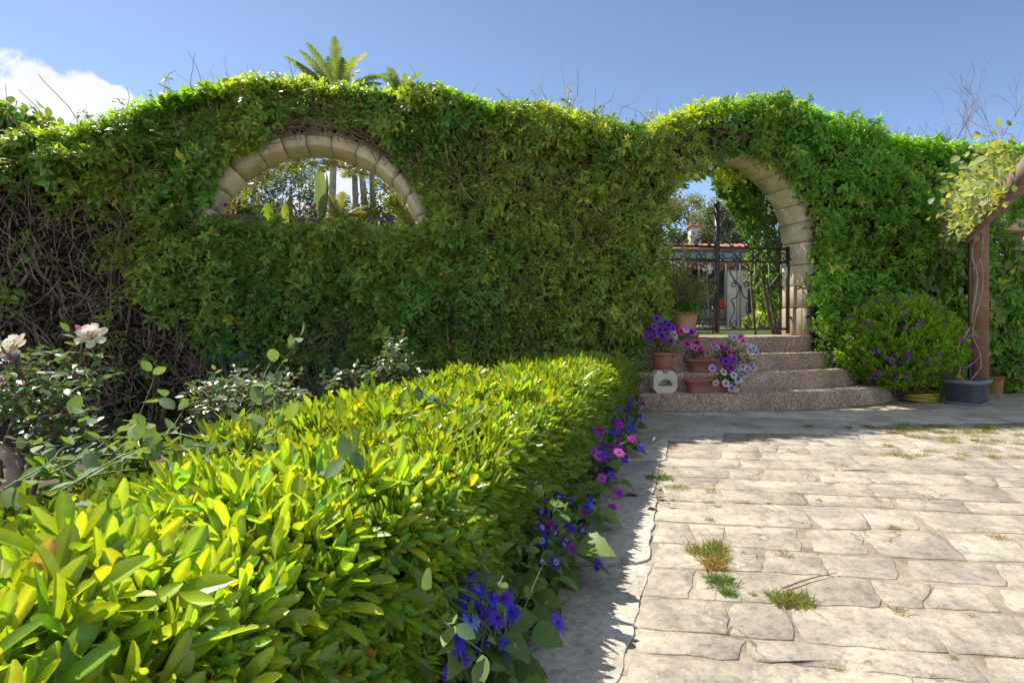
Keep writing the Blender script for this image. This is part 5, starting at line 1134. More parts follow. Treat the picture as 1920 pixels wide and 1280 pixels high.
# ================================================================== roses
def rose_mesh(col, inner, seed, open_=1.0):
    g = np.random.default_rng(seed); V = []; F = []; C = []
    for ring, (n, r0, tilt, L) in enumerate(((5,.05,.25,.75),(6,.12,.45*open_,.85),(7,.2,.85*open_,1.0),(6,.25,1.25*open_,1.05))):
        for k in range(n):
            a = k/n*2*np.pi+ring*.5+g.normal()*.15; b = len(V); t = tilt+g.normal()*.1
            for i, u in enumerate((0,.35,.7,1.0)):
                rad = r0+L*u*math.sin(t)*(1 if u < .8 else 1.03); z = L*u*math.cos(t)-(.10*(u**3) if ring > 1 else 0)
                for j, v in enumerate((-1,0,1)):
                    w = (.18,.42,.52,.34)[i]*v; aa = a+w/(max(rad,.22)+.25); V.append([(rad-.06*abs(v))*math.cos(aa),(rad-.06*abs(v))*math.sin(aa),z+.05*abs(v)+g.normal()*.015]); C.append(np.array(inner)*(1-u)+np.array(col)*u)
            for i in range(3):
                for j in range(2): F.append([b+i*3+j,b+i*3+j+1,b+i*3+3+j+1,b+i*3+3+j])
    return make_mesh('rose_bloom', np.array(V), [np.array(F)], M_PETAL, col=np.array(C), smooth=True)
def bud_mesh(col, seed):
    V, Fs = lathe([(.001,-.1),(.22,.05),(.34,.35),(.30,.70),(.16,1.0),(.001,1.12)],8); c = np.where(V[:,2:3] < .25,np.array([[.12,.2,.04]]),np.array([col])); return make_mesh('rose_bud', V, Fs, M_PETAL, col=c, smooth=True)
RB = {'white':rose_mesh((.86,.82,.72),(.84,.70,.42),1),'cream':rose_mesh((.84,.76,.74),(.80,.60,.45),2,.85),'half':rose_mesh((.82,.70,.78),(.75,.5,.5),3,.45)}
BB = {'pink':bud_mesh((.72,.22,.42),1),'coral':bud_mesh((.75,.18,.18),2),'red':bud_mesh((.55,.06,.03),3),'orange':bud_mesh((.75,.33,.12),4),'green':bud_mesh((.25,.28,.06),5)}
def rose_bush(label, base, canes, leaf_regions, blooms, Y, seed, lsz=.04, col=(.085,.15,.06)):
    g = np.random.default_rng(seed); base = np.array(base); root = thing('rose_bush', label, 'rose bush', tuple(base)); paths = []
    for pts in canes: q = bez(np.array([base]+[at(x,y,Y+dy) for x,y,dy in pts]),16); paths.append(q)
    P = np.array(paths); V, Fs, _ = tubes(P, np.broadcast_to(np.linspace(.011,.0035,16),(len(P),16)), 6); mobj('canes', V, Fs, M_REDSTEM, root, smooth=True)
    pos, dd, nn, ss, tw = [], [], [], [], []
    for x, y, sx, sy, n in leaf_regions:
        for k in range(n):
            c = at(x+g.normal()*sx, y+g.normal()*sy, Y+g.normal()*.12); ax = nrm(g.normal(size=3)+np.array([0,-.2,.2])); sd_ = nrm(np.cross(ax,UP+.01)); tw.append(bez(np.array([c-ax*lsz*.8,c+ax*lsz*.4,c+ax*lsz*1.5]),5))
            for u, m in ((0,1),(0,-1),(.9,1),(.9,-1),(1.5,0)):
                pos.append(c+ax*lsz*u); dd.append(nrm(ax*(.5 if m else 1)+sd_*m+g.normal(size=3)*.18)); nn.append(nrm(UP+g.normal(size=3)*.35)); ss.append(lsz*g.uniform(.8,1.2))
    n = len(pos); V, Fs, C = scatter(*T_OVAL, np.array(pos), np.array(dd), np.array(nn), np.array(ss), jitter_col(col,n,.25,.15,g)); tag(mobj('foliage', V, Fs, M_ROSELEAF, root, col=C, smooth=True), kind='stuff')
    V, Fs, _ = tubes(np.array(tw), np.broadcast_to(np.linspace(.0022,.001,5),(len(tw),5)), 3); tag(mobj('leaf_stalks', V, Fs, M_REDSTEM, root), kind='stuff')
    stl = []
    for x, y, kind, key, sz, tx in blooms:
        p = at(x,y,Y-.02); d = nrm(np.array([tx,-.8,.55])); me = (RB if kind == 'b' else BB)[key]; part('rose_bloom' if kind == 'b' else 'rose_bud', me, root, p, euler_from(np.cross(d,(0,1,.2)), d), sz)
        stl.append(bez(np.array([p-d*sz*.1,p-np.array([.0,0,.05]),p+np.array([g.normal()*.01,.02,-.14])]),6))
    V, Fs, _ = tubes(np.array(stl), np.broadcast_to(np.linspace(.003,.004,6),(len(stl),6)), 5); tag(mobj('bloom_stems', V, Fs, M_STEM, root), kind='stuff')
    return root
b0 = np.array([-1.95,2.25,.02])
rose_bush('tall rose bush with large white blooms in front of the bare stems', b0,
  [[(30,860,0),(60,780,0),(40,700,0),(28,660,0)],[(60,850,0),(110,760,0),(150,690,0),(165,640,0)],[(0,880,0),(20,800,0),(50,700,.05)],[(80,860,-.05),(120,800,0),(135,770,0)]],
  [(20,720,40,22,26),(40,760,45,25,34),(120,740,30,22,20),(70,800,45,25,26),(155,680,14,18,9),(100,700,30,20,10),(20,690,20,12,8),(130,790,20,18,10)],
  [(172,632,'b','white',.047,.25),(28,650,'b','white',.046,-.2),(30,672,'b','half',.036,.1),(153,619,'u','pink',.030,-.1),(13,668,'u','orange',.034,0),(60,660,'u','green',.026,0),(3,722,'b','cream',.04,-.2),(36,745,'u','pink',.028,0),(122,775,'u','red',.024,0)], 2.25, 201,.040)
tr = bez(np.array([at(-20,985,2.0),at(10,930,2.05),at(30,880,2.1),at(5,845,2.15),at(-40,830,2.15)]),14)
V, Fs, _ = tubes(tr, np.linspace(.03,.022,14), 8); tag(mobj('cut_branch', V, Fs, M_VINEWOOD, smooth=True), 'thick orange-brown cut branch lying at the foot of the tall rose bush', 'branch')
rose_bush('low rose bush with red and coral buds behind the hedge', (-1.45,3.05,.02),
  [[(400,800,0),(395,760,0),(392,732,0)],[(470,800,0),(480,760,0),(482,722,0)],[(430,800,0),(440,750,0),(430,715,0)],[(500,800,0),(520,760,0),(535,735,0)]],
  [(410,745,28,16,70),(470,742,28,18,75),(520,745,22,16,42),(390,775,22,12,30),(460,790,40,14,30),(530,725,10,12,6),(490,720,12,10,6)],
  [(392,730,'u','red',.030,.05),(482,718,'u','coral',.032,0),(418,718,'u','green',.022,0),(493,702,'u','green',.02,0),(543,703,'u','green',.02,0),(402,732,'u','green',.02,0)], 3.05, 202,.036,(.12,.18,.10))
rose_bush('thin rose bush with orange buds near the middle of the hedge', (-.85,4.0,.02),
  [[(745,745,0),(745,690,0),(749,640,0),(757,625,0)],[(720,750,0),(715,720,0),(716,706,0)],[(630,760,0),(632,730,0),(630,712,0)],[(690,760,0),(680,730,0),(690,715,0)]],
  [(740,685,22,16,40),(700,708,30,14,40),(760,690,18,18,22),(640,728,22,14,30),(690,730,30,12,26),(735,655,14,12,12)],
  [(757,622,'u','orange',.030,.05),(715,706,'u','orange',.028,0),(770,712,'u','orange',.026,0),(626,730,'u','green',.024,0),(634,725,'u','green',.024,0)], 4.0, 203,.042,(.10,.16,.085))
# low leafy weed in the dark bed by the wall
g = np.random.default_rng(210)
for k, (x, y, Y, n) in enumerate(((455,690,4.6,60),(600,690,5.0,70),(610,660,5.1,40),(150,800,4.2,50))):
    c = at(x,y,Y); pos = c+g.normal(size=(n,3))*np.array([.16,.08,.12]); pos[:,2] = np.maximum(pos[:,2],.05); V, Fs, C = scatter(*T_OVAL, pos, nrm(rand_dir(n,g)+UP*.1), nrm(UP+rand_dir(n,g)*.5), g.uniform(.05,.09,n), jitter_col((.055,.12,.07),n,.25,.1,g))
    r = thing('leafy_weed',['broad dark blue-green weed below the arched window, behind the red-budded rose','dark blue-green weed by the bare stems in mid bed','upper dark leafy weed against the wall stems','low dark weed at the wall foot behind the tall rose'][k],'plant',(c[0],c[1],0)); tag(mobj('foliage', V, Fs, M_DULL, r, col=C, smooth=True), kind='stuff')
    st = np.stack([bez(np.array([(c[0]+g.normal()*.03,c[1],0.0),(c+pos[j])/2*np.array([1,1,.7]),pos[j]]),6) for j in range(0,n,3)]); V, Fs, _ = tubes(st, np.broadcast_to(np.linspace(.004,.002,6),(len(st),6)), 4); tag(mobj('stems', V, Fs, M_STEM, r), kind='stuff')
hp = bez(np.array([at(60,838,4.1),at(180,830,4.3),at(300,826,4.45),at(420,828,4.5)])*np.array([1,1,0])+UP*.03,30); V, Fs, _ = tubes(hp, np.full(30,.009), 6); tag(mobj('irrigation_pipe', V, Fs, M_IRON, smooth=True), 'thin black irrigation pipe along the dark flower bed', 'pipe')
# ================================================================== grass tufts in the paving joints, litter
g = np.random.default_rng(300)
def tuft(px, py, w, h, kind, n=None):
    c = gp(px,py); m = FPX/c[1]; wx = w/m*.5; n = int((n or int(26+w*1.0))*1.5); Ln = h/m
    pos = c+np.stack([np.clip(g.normal(size=n),-1.4,1.4)*wx*.5,np.clip(g.normal(size=n),-1.5,1.5)*min(.03,wx*.5),np.zeros(n)],1); d = nrm(np.stack([g.normal(size=n)*.8,g.normal(size=n)*.6,np.full(n,.6)],1))
    base = {'green':(.15,.23,.05),'dry':(.34,.26,.09),'mixed':(.24,.25,.075)}[kind]
    V, Fs, C = scatter(T_BLADE[0]*np.array([.085,1,1]), T_BLADE[1], pos, d, rand_dir(n,g), g.uniform(.4,1.15,n)*Ln*.8, jitter_col(base,n,.3,.2,g))
    lab = {'green':'green grass tuft growing in a paving joint','dry':'dry straw-coloured grass tuft in a paving joint','mixed':'yellow-green grass tuft in a paving joint'}[kind]
    return V, Fs, C, lab, kind
def put(px, py, w, h, kind, n=None, label=None):
    V, Fs, C, lab, kd = tuft(px,py,w,h,kind,n); tag(mobj('grass_tuft', V, Fs, M_GRASS, col=C), label or lab, 'grass tuft', {'green':'green tufts in the paving','dry':'dry tufts in the paving','mixed':'yellow-green tufts in the paving'}[kd])
put(1236,897,62,16,'green',260,'dense dark green weed clump at the edge of the hedge shadow'); put(1268,915,56,12,'mixed',150)
for x, y, w, h, k in ((1333,922,28,12,'dry'),(1330,942,30,10,'green'),(1345,950,16,8,'green'),(1332,976,20,12,'green'),(1300,830,18,5,'green'),(1262,938,10,8,'green'),(1400,943,14,8,'dry'),(1442,945,16,9,'mixed'),(1500,928,46,8,'mixed'),(1535,938,14,9,'mixed'),(1558,869,20,6,'mixed'),(1583,874,24,7,'mixed'),(1640,873,22,6,'dry'),(1648,939,26,8,'dry'),(1640,935,22,6,'dry'),(1655,951,20,6,'dry'),(1675,991,26,14,'mixed'),(1873,1010,36,16,'dry'),(1736,932,30,8,'dry'),(1770,928,16,6,'mixed'),(1558,892,20,6,'mixed'),(1596,935,24,6,'dry'),(1700,922,14,6,'dry'),(1473,1040,40,14,'mixed'),(1686,1147,38,18,'mixed'),(1570,1253,34,12,'mixed'),(1787,1232,22,10,'mixed'),(1827,1156,26,9,'dry'),(1846,1228,24,8,'dry'),(1905,1234,24,10,'dry'),(1412,1115,18,12,'green'),(1425,990,20,6,'mixed')): put(x,y,w,h,k)
for x, y, w, h, k in ((1312,1035,55,20,'mixed'),(1345,1028,40,22,'mixed'),(1338,1060,50,26,'dry'),(1345,1045,50,22,'mixed'),(1352,1092,58,24,'green'),(1365,1113,36,16,'green')):
    npatch = globals().get('npatch', -1)+1
    put(x,y,w,h*1.25,k,190,['far left end','far right end','straw-coloured middle','yellowish upper middle','green lower part','near green tip'][npatch]+' of the long ragged grass patch along a mid-patio joint')
put(1485,1128,92,32,'mixed',420,'wide grass clump with reddish base growing in mid patio'); 
for k in range(46):
    x = g.uniform(1660,1925); y = 798+ (g.random()**1.3)*66; put(x,y,g.uniform(24,50),g.uniform(7,12),['green','mixed','dry','mixed'][int(g.integers(4))],90)
for x, y, w in ((1515,800,22),(1590,802,16),(1625,800,26),(1690,797,40),(1740,799,40),(1790,805,34),(1700,805,44),(1760,812,44)): put(x,y,w,10,'green',70)
M_DRY = rock_mat('dry_leaf', (.20,.10,.055), (.30,.17,.09), scale=20, rough=0.8)
for x, y, s, lb in ((1172,932,.085,'curled brown dead leaf lying on the concrete path by the hedge'),(1215,958,.05,'small brown dead leaf at the hedge shadow edge')):
    V, Fs = T_OVAL[0]*np.array([1,1,1.6]), T_OVAL[1]; o = link('dead_leaf', make_mesh('dead_leaf', V, Fs, M_DRY), None, gp(x,y)+UP*.012, euler_from((1,.2,0),(0,0.1,1)), s); tag(o, lb, 'leaf')
def twig(pts, r, lb): V, Fs, _ = tubes(bez(np.array([gp(x,y)+UP*(z) for x,y,z in pts]),14), np.linspace(r,r*.5,14), 5); tag(mobj('fallen_twig', V, Fs, M_BARK), lb, 'twig')
twig([(1045,1203,.008),(1050,1165,.02),(1053,1140,.012),(1068,1128,.01)], .004,'bent dark twig lying on the concrete path'); twig([(1468,1108,.012),(1520,1090,.012),(1570,1078,.01)], .003,'thin brown twig lying across the paving beside the wide grass clump')
# ================================================================== beyond the wall
GZ = 0.70
def tree(name, label, base, h, crown, nclump, nleaf, lsz, col, seed, trunk_r=.1, cat='tree', tmpl=T_VINE2, mat=M_DULL, limbs=7, trunkm=M_BARK, shell=.35, clump_r=.28, lean=(0,0), group=None, hue=.12):
    """tapered trunk, limbs to leaf clumps spread through an uneven crown"""
    g = np.random.default_rng(seed); base = np.array(base,float); root = thing(name, label, cat, tuple(base), group); cc, cr = np.array(crown[0],float), np.array(crown[1],float)
    top = cc+np.array([lean[0],lean[1],cr[2]*.3]); tk = bez(np.array([base,base+(cc-base)*.45+np.array([g.normal()*.08,g.normal()*.08,0]),cc-UP*cr[2]*.3,top]),14)
    d = rand_dir(nclump,g); k = g.uniform(shell,1,nclump)**.5*(1+.35*(fbm(d*2.3+seed,5)-.5)*2); ctr = cc+d*cr*k[:,None]
    paths = [tk]; rad = [np.linspace(trunk_r,trunk_r*.35,14)]
    for j in g.choice(nclump,size=min(limbs,nclump),replace=False):
        s_ = tk[int(g.integers(5,12))]; paths.append(bez(np.array([s_,s_+(ctr[j]-s_)*.5+g.normal(size=3)*.12*cr.mean(),ctr[j]]),14)); rad.append(np.linspace(trunk_r*.38,trunk_r*.06,14))
    V, Fs, _ = tubes(np.array(paths), np.array(rad), 6); mobj('trunk', V, Fs, trunkm, root, smooth=True)
    n = nclump*nleaf; cl = np.repeat(ctr,nleaf,0); rr = clump_r*cr.mean()*np.repeat(g.uniform(.6,1.3,nclump),nleaf); pos = cl+rand_dir(n,g)*(rr*g.random(n)**.5)[:,None]
    dd = nrm(rand_dir(n,g)-UP*.15); nn = nrm(UP*.6+rand_dir(n,g)); c = np.repeat(jitter_col(col,nclump,.25,hue,g),nleaf,0); V, Fs, C = scatter(*tmpl, pos, dd, nn, lsz*g.uniform(.7,1.3,n), jitter_col(c,n,.2,.08,g)); tag(mobj('crown', V, Fs, mat, root, col=C), kind='stuff')
    return root
def tb(px, Y): p = at(px,0,Y); p[2] = GZ; return p
# olive and conifer-green trees seen through the arched window
tree('olive_tree','grey-green olive tree seen through the arched window',tb(480,11),3,(at(475,350,11),(1.0,.9,.85)),46,80,.09,(.10,.14,.10),401,.09,clump_r=.34)
tree('olive_tree','darker olive tree filling the middle of the arched window',tb(560,12.5),3,(at(545,375,12.5),(.75,.8,.9)),40,70,.09,(.07,.11,.08),402,.09,clump_r=.34)
tree('leafy_tree','yellow-green feathery tree low in the right of the arched window',tb(740,10),2,(at(735,405,10),(.7,.7,.45)),36,70,.085,(.18,.22,.07),403,.05,clump_r=.36)
tree('leafy_tree','airy pale green shrub behind the palm trunks in the arched window',tb(655,13),2,(at(650,425,13),(1.0,.6,.45)),45,80,.085,(.16,.19,.09),404,.05,clump_r=.36)
tree('leafy_tree','dull green shrub under the left side of the arched window',tb(430,9),2,(at(430,415,9),(.6,.5,.35)),30,90,.07,(.10,.14,.07),405,.04,clump_r=.4)
# broken cloud of dark cypress beyond: ties the window to the ground
tree('leafy_tree','dense low green hedge tree closing the view behind the arched window',tb(600,15),2,(at(590,470,15),(3.2,.8,.5)),80,80,.11,(.08,.13,.05),406,.08,clump_r=.3)
# palms: ringed trunks with drooping fronds above
M_PALM = rock_mat('palm_trunk', (.22,.18,.14), (.36,.32,.27), scale=16, bump=0.7, bscale=30)
def frond_mesh(L, n, wid, droop, col, seed, tear=.5):
    """paddle or feather leaf: arching midrib with leaflets on both sides"""
    g = np.random.default_rng(seed); u = np.linspace(0,1,n); mid = np.stack([0*u,L*u*(1-.15*u),L*(.25*u-droop*u*u)],1); V = []; F = []; C = []
    for i in range(n-1):
        m = mid[i]; t = nrm(mid[i+1]-mid[i]); wloc = wid*(math.sin(math.pi*min(1,u[i]*1.02+.03)))**.6*g.uniform(.8,1.1); step = L/n
        for sx in (-1,1):
            dirv = nrm(np.array([sx,.45,-.25-.35*g.random()*tear])); b = len(V); e = m+dirv*wloc
            if tear < .4:      # entire paddle blade: continuous edge
                wf = lambda q: wid*(math.sin(math.pi*min(1,q*1.02+.03)))**.6
                dv = nrm(np.array([sx,.25,.15])); V += [m, mid[i+1], mid[i+1]+dv*wf(u[i+1]), m+dv*wf(u[i])]; F.append([b,b+1,b+2,b+3] if sx > 0 else [b+3,b+2,b+1,b]); C += [np.array(col)*g.uniform(.93,1.07)]*4; continue
            V += [m+[0,0,.0], m+t*step*1.0, e+t*step*(1.0-tear*.6), e]; F.append([b,b+1,b+2,b+3] if sx > 0 else [b+3,b+2,b+1,b]); cc = np.array(col)*g.uniform(.8,1.2); C += [cc]*4
    return np.array(V), [np.array(F)], np.array(C), mid
def palm(name, label, base, crown, n, L, wid, droop, col, seed, trunk_r=.09, tear=.5, nseg=22, elev=(.2,1.2), cat='palm'):
    g = np.random.default_rng(seed); base = np.array(base,float); crown = np.array(crown,float); root = thing(name, label, cat, tuple(base)); q = bez(np.array([base,(base+crown)/2+np.array([g.normal()*.06,0,0]),crown]),22)
    rr = np.linspace(trunk_r*1.15,trunk_r*.85,22)*(1+.06*(np.arange(22)%2)); V, Fs, _ = tubes(q, rr, 10); mobj('trunk', V, Fs, M_PALM, root, smooth=True)
    for k in range(n):
        a = k*2.4+g.normal()*.3; el = g.uniform(*elev); c = np.array(col)*g.uniform(.75,1.25)
        if g.random() < .15: c = np.array([.40,.33,.08])
        V, Fs, C, mid = frond_mesh(L*g.uniform(.75,1.1), nseg, wid, droop*g.uniform(.6,1.3), c, seed*50+k, tear); ca, sa = math.cos(a), math.sin(a); ce, se = math.cos(el), math.sin(el)
        Rm = np.array([[ca,-sa,0],[sa,ca,0],[0,0,1]])@np.array([[1,0,0],[0,ce,-se],[0,se,ce]]); V = V@Rm.T+crown; mobj('frond', V, Fs, M_DULL, root, col=C)
    return root
palm('banana_palm','tall fan of tattered paddle leaves rising above the climber crest',tb(628,9.2),at(632,184,9.2),22,1.1,.13,.36,(.15,.22,.075),501,.055,.85,44,(.35,1.35))
palm('banana_palm','smaller tuft of tattered paddle leaves right of the tall fan',tb(748,9.6),at(752,196,9.6),15,.75,.10,.42,(.14,.21,.08),502,.05,.85,34,(.35,1.3))
palm('banana_palm','blue-green paddle-leaved plant standing inside the arched window view',tb(606,8.0),at(604,425,8.0),7,.95,.085,.10,(.16,.22,.13),503,.05,.25,20,(1.05,1.5))
palm('palm_tree','brown slender palm trunk with feather fronds in the arched window',tb(676,11.5),at(664,300,11.5),12,1.3,.30,.5,(.14,.17,.07),504,.062,.8,30,(-.1,.9))
palm('palm_tree','grey ringed palm trunk beside the brown one in the arched window',tb(684,10.6),at(676,292,10.6),10,1.2,.28,.5,(.13,.16,.08),505,.062,.8,30,(-.1,.9))
palm('palm_tree','third palm trunk further right in the arched window',tb(700,12.0),at(697,300,12.0),10,1.2,.28,.5,(.13,.16,.08),506,.062,.8,30,(-.2,.8))
palm('fern_palm','low feathery palm with star-like fronds in the arched window',tb(640,9.0),at(638,415,9.0),12,.55,.16,.35,(.17,.19,.08),507,.03,.9,20,(.3,1.2))
# bright young banana leaves on the sill side
g = np.random.default_rng(510)
for k, (x0,y0,x1,y1,w,c,lb) in enumerate(((503,428,504,380,.075,(.26,.42,.04),'broad lime green young leaf standing upright behind the window sill'),(537,428,535,378,.05,(.36,.42,.10),'folded pale yellow-green leaf standing behind the window sill'),(400,430,398,385,.05,(.45,.48,.04),'yellow sunlit leaf at the left edge of the arched window'),(773,430,770,405,.05,(.20,.30,.14),'bluish leaf at the right edge of the arched window'),(571,428,570,405,.045,(.30,.36,.14),'small pale leaf near the middle of the window sill'))):
    p, q = at(x0,y0,6.35), at(x1,y1,6.35); L = np.linalg.norm(q-p); T_ = T_leafN([(0,w*.4/L),(.25,w*.8/L),(.5,w/L),(.75,w*.75/L),(.92,w*.35/L),(1,.01)], fold=.5, curl=-.06, curl0=.05); o = link('young_leaf', make_mesh('young_leaf', T_[0], T_[1], M_DULL, col=np.broadcast_to(np.array(c),(len(T_[0]),3)), smooth=True), None, p, euler_from(q-p,(.1,-1,.1)), L); tag(o, lb, 'leaf')
    s0 = np.array([p*np.array([1,1,0])+UP*GZ,(p+q*0+p*np.array([1,1,0])+UP*GZ)/2,p]); 
# flower pots on the window sill
for k, (x, w, lb, fk) in enumerate(((458,.40,'left dark trough with a pink bloom on the arched window sill',['magenta']),(585,.38,'middle dark trough with a pink bloom on the arched window sill',['magenta']))):
    s = spx(x,.22); c = wp(s,.22,ARC_L['sill']+.004); trough('sill_planter',lb,c,w,.15,.085,M_BARK)
    posy('sill_flowers',['dark leafed plant with one bright pink flower in the left sill trough','dark leafed plant with one pink flower in the middle sill trough'][k],c+UP*.075,2,fk,520+k,.07,.022)
c = wp(spx(715,.22),.22,ARC_L['sill']+.004); posy('sill_flowers','dark purple leafed clump at the right end of the arched window sill',c,4,['violet'],523,.13,.018)
# red-tinged shrub over the wall at the far left
tree('red_tip_shrub','broad-leaved green shrub with red tips above the wall at far left',tb(20,8.0),2,(at(15,268,8.0),(.75,.6,.42)),46,46,.13,(.13,.22,.04),530,.06,limbs=3,tmpl=T_OVAL,clump_r=.34,hue=.25)
# bare winter trees beyond the right-hand wall
def bare_tree(label, base, h, seed, spread=.5, lev=5, r0=.035):
    g = np.random.default_rng(seed); base = np.array(base,float); paths = []; rads = []
    def grow(p, d, L, r, lv):
        q = p+d*L; m = (p+q)/2+g.normal(size=3)*L*.07; paths.append(bez(np.array([p,m,q]),6)); rads.append(np.linspace(r,r*.62,6))
        if lv == 0: return
        for k in range(3 if lv < 4 else 2+int(g.integers(2))): grow(p+(q-p)*g.uniform(.6,1.0), nrm(d+g.normal(size=3)*spread+UP*.12), L*g.uniform(.55,.85), r*.6, lv-1)
    root = thing('bare_tree', label, 'tree', tuple(base)); grow(base, nrm(np.array([g.normal()*.1,0,1.0])), h*.36, r0, lev)
    V, Fs, _ = tubes(np.array(paths[:1]), np.array(rads[:1]), 6); mobj('trunk', V, Fs, M_TWIG, root)
    V, Fs, _ = tubes(np.array(paths[1:]), np.maximum(np.array(rads[1:]),.003), 3); tag(mobj('branches', V, Fs, M_TWIG, root), kind='stuff'); return root
bare_tree('tall leafless tree rising above the wall behind the pergola',tb(1895,12),8.0,601,.42)
bare_tree('smaller leafless tree left of the tall bare one above the wall',tb(1835,12.5),6.6,602,.45)
bare_tree('faint leafless treetop just showing over the right-hand climber crest',tb(1735,13),5.6,603,.4,5,.025)
# ---------------------------------------------------------------- garden house seen through the gate
M_PLASTER = rock_mat('cream_plaster', (.55,.50,.41), (.46,.42,.35), scale=2, bump=0.2, bscale=20)
M_WHITE = rock_mat('white_plaster', (.66,.63,.58), (.55,.52,.48), scale=3, bump=0.2, bscale=20)
M_TILE = rock_mat('roof_tile', (.42,.19,.11), (.33,.14,.085), scale=3, bump=0.3, bscale=20, rnd=.15)
M_FASC = rock_mat('blue_fascia', (.30,.42,.52), (.25,.36,.45), scale=2, bump=0.1)
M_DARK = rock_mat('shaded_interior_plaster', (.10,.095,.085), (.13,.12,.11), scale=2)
HY = 13.5
hs = thing('garden_house','low terrace house with clay tile roof seen through the gate','house',(4.6,HY+1.5,GZ))
def hx(px, Y=HY): return (px-CX)/FPX*Y
x0, x1 = hx(1262), hx(1560)
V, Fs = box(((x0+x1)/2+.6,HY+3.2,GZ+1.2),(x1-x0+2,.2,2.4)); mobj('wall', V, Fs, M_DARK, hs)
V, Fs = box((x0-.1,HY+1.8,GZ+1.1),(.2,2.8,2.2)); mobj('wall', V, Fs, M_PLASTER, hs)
V, Fs = box(((x0+x1)/2+.6,HY+1.6,GZ+.02),(x1-x0+2,3.2,.06)); mobj('floor', V, Fs, M_PLASTER, hs)
for a, b, m in ((1361,1377,M_WHITE),(1378,1398,M_PLASTER)):
    V, Fs = box((hx((a+b)/2,HY+.1),HY+.1,GZ+.9),(hx(b)-hx(a),.26,1.8),0,.01); mobj('column', V, Fs, m, hs)
V, Fs = box((hx(1470),HY+.1,GZ+.9),(.28,.28,1.8),0,.01); mobj('column', V, Fs, M_PLASTER, hs)
ze = CAMH+(CY-484)/FPX*HY
V, Fs = box(((x0+x1)/2+.7,HY,ze-.16),(x1-x0+1.6,.16,.22),0,.01); mobj('lintel', V, Fs, M_WOOD, hs)
V, Fs = box(((x0+x1)/2+.7,HY-.12,ze+.10),(x1-x0+1.7,.05,.22),0,.006); mobj('fascia', V, Fs, M_FASC, hs)
rf = mobj('roof', np.array([[x0-.3,HY-.25,ze+.16],[x1+1.6,HY-.25,ze+.16],[x1+1.6,HY+3.6,ze+.62],[x0-.3,HY+3.6,ze+.62],[x0-.3,HY-.25,ze+.22],[x1+1.6,HY-.25,ze+.22],[x1+1.6,HY+3.6,ze+.68],[x0-.3,HY+3.6,ze+.68]]), [np.array([[3,2,1,0],[4,5,6,7],[0,1,5,4],[1,2,6,5],[2,3,7,6],[3,0,4,7]])], M_TILE, hs)
an = np.linspace(0,math.pi,6); sec = np.stack([np.cos(an)*.075,0*an,np.sin(an)*.055],1); V = np.vstack([sec*.9,sec+np.array([0,.42,.075])]); F = [[i,i+1,6+i+1,6+i] for i in range(5)]
tme = make_mesh('roof_tile', V, [np.array(F)], M_TILE, smooth=True); nt_ = 0
for c in range(34):
    for r in range(8):
        part('roof_tile', tme, rf, (x0-.2+c*.165, HY-.32+r*.40, ze+.215+r*.40*.1195), (math.radians(1.5),0,0)); nt_ += 1
ch = np.array([hx(1302,15.5),15.5,0]); V, Fs = box((ch[0],ch[1],CAMH+(CY-462)/FPX*15.5),(.28,.28,1.0),0,.01); cm = mobj('chimney', V, Fs, M_WHITE, hs)
zt_ = CAMH+(CY-436)/FPX*15.5
for s_ in (-.1,.1): V, Fs = box((ch[0]+s_,ch[1],zt_+.05),(.06,.24,.14)); mobj('chimney_pier', V, Fs, M_WHITE, cm)
V, Fs = box((ch[0],ch[1],zt_+.15),(.38,.38,.06),0,.01); mobj('chimney_cap', V, Fs, M_TILE, cm)
# terrace furniture
M_SOFA = plain_mat('taupe_fabric', (.20,.17,.145), rough=.9); M_REDC = plain_mat('coral_fabric', (.60,.09,.05), rough=.8); M_GREYC = plain_mat('slate_fabric', (.08,.09,.11), rough=.9)
sx_, sy_ = hx(1340,13.9), 13.9; sf = thing('terrace_sofa','taupe terrace sofa behind the iron gate','sofa',(sx_,sy_,GZ+.055))
for nm, c, sz in (('seat',(0,0,.25),(1.1,.7,.26)),('backrest',(0,.33,.48),(1.1,.16,.5)),('armrest',(-.60,0,.34),(.16,.72,.5)),('armrest',(.60,0,.34),(.16,.72,.5)),('seat_base',(0,0,.06),(1.06,.66,.11))):
    V, Fs = box(np.array([sx_,sy_,GZ+.055])+np.array(c),sz,0,.03); mobj(nm, V, Fs, M_SOFA, sf)
def cushion(label, c, m, rz): V, Fs = box(c,(.26,.12,.24),rz,.04); tag(mobj('cushion', V, Fs, m, smooth=True), label, 'cushion')
cushion('coral red cushion on the terrace sofa', (hx(1353,13.8),13.75,GZ+.555), M_REDC, .1); cushion('slate grey cushion on the terrace sofa', (hx(1327,13.8),13.75,GZ+.555), M_GREYC, -.1)
up_ = np.array([hx(1436,12),12.0,GZ+.01]); round_pot('terracotta_pot','tall terracotta urn on the lawn behind the right gate leaf',up_,.20,.55,M_TERRA,False,.6)
# white orchid-like flower stem by the gate
ob = at(1328,612,7.6); orr = thing('white_flower_stem','single white flower cluster on a tall stem behind the left gate leaf','flowers',(ob[0],ob[1],GZ)); q = bez(np.array([(ob[0],ob[1],GZ),at(1328,560,7.6),at(1326,510,7.6)]),8); V, Fs, _ = tubes(q, np.full(8,.006), 5); mobj('stem', V, Fs, M_STEM, orr)
for x, y in ((1324,503),(1329,507),(1333,504),(1326,500),(1331,510),(1320,505)): part('flower', PET['white'], orr, at(x,y,7.6), euler_from((1,0,0),(0,-1,.3)), .028)
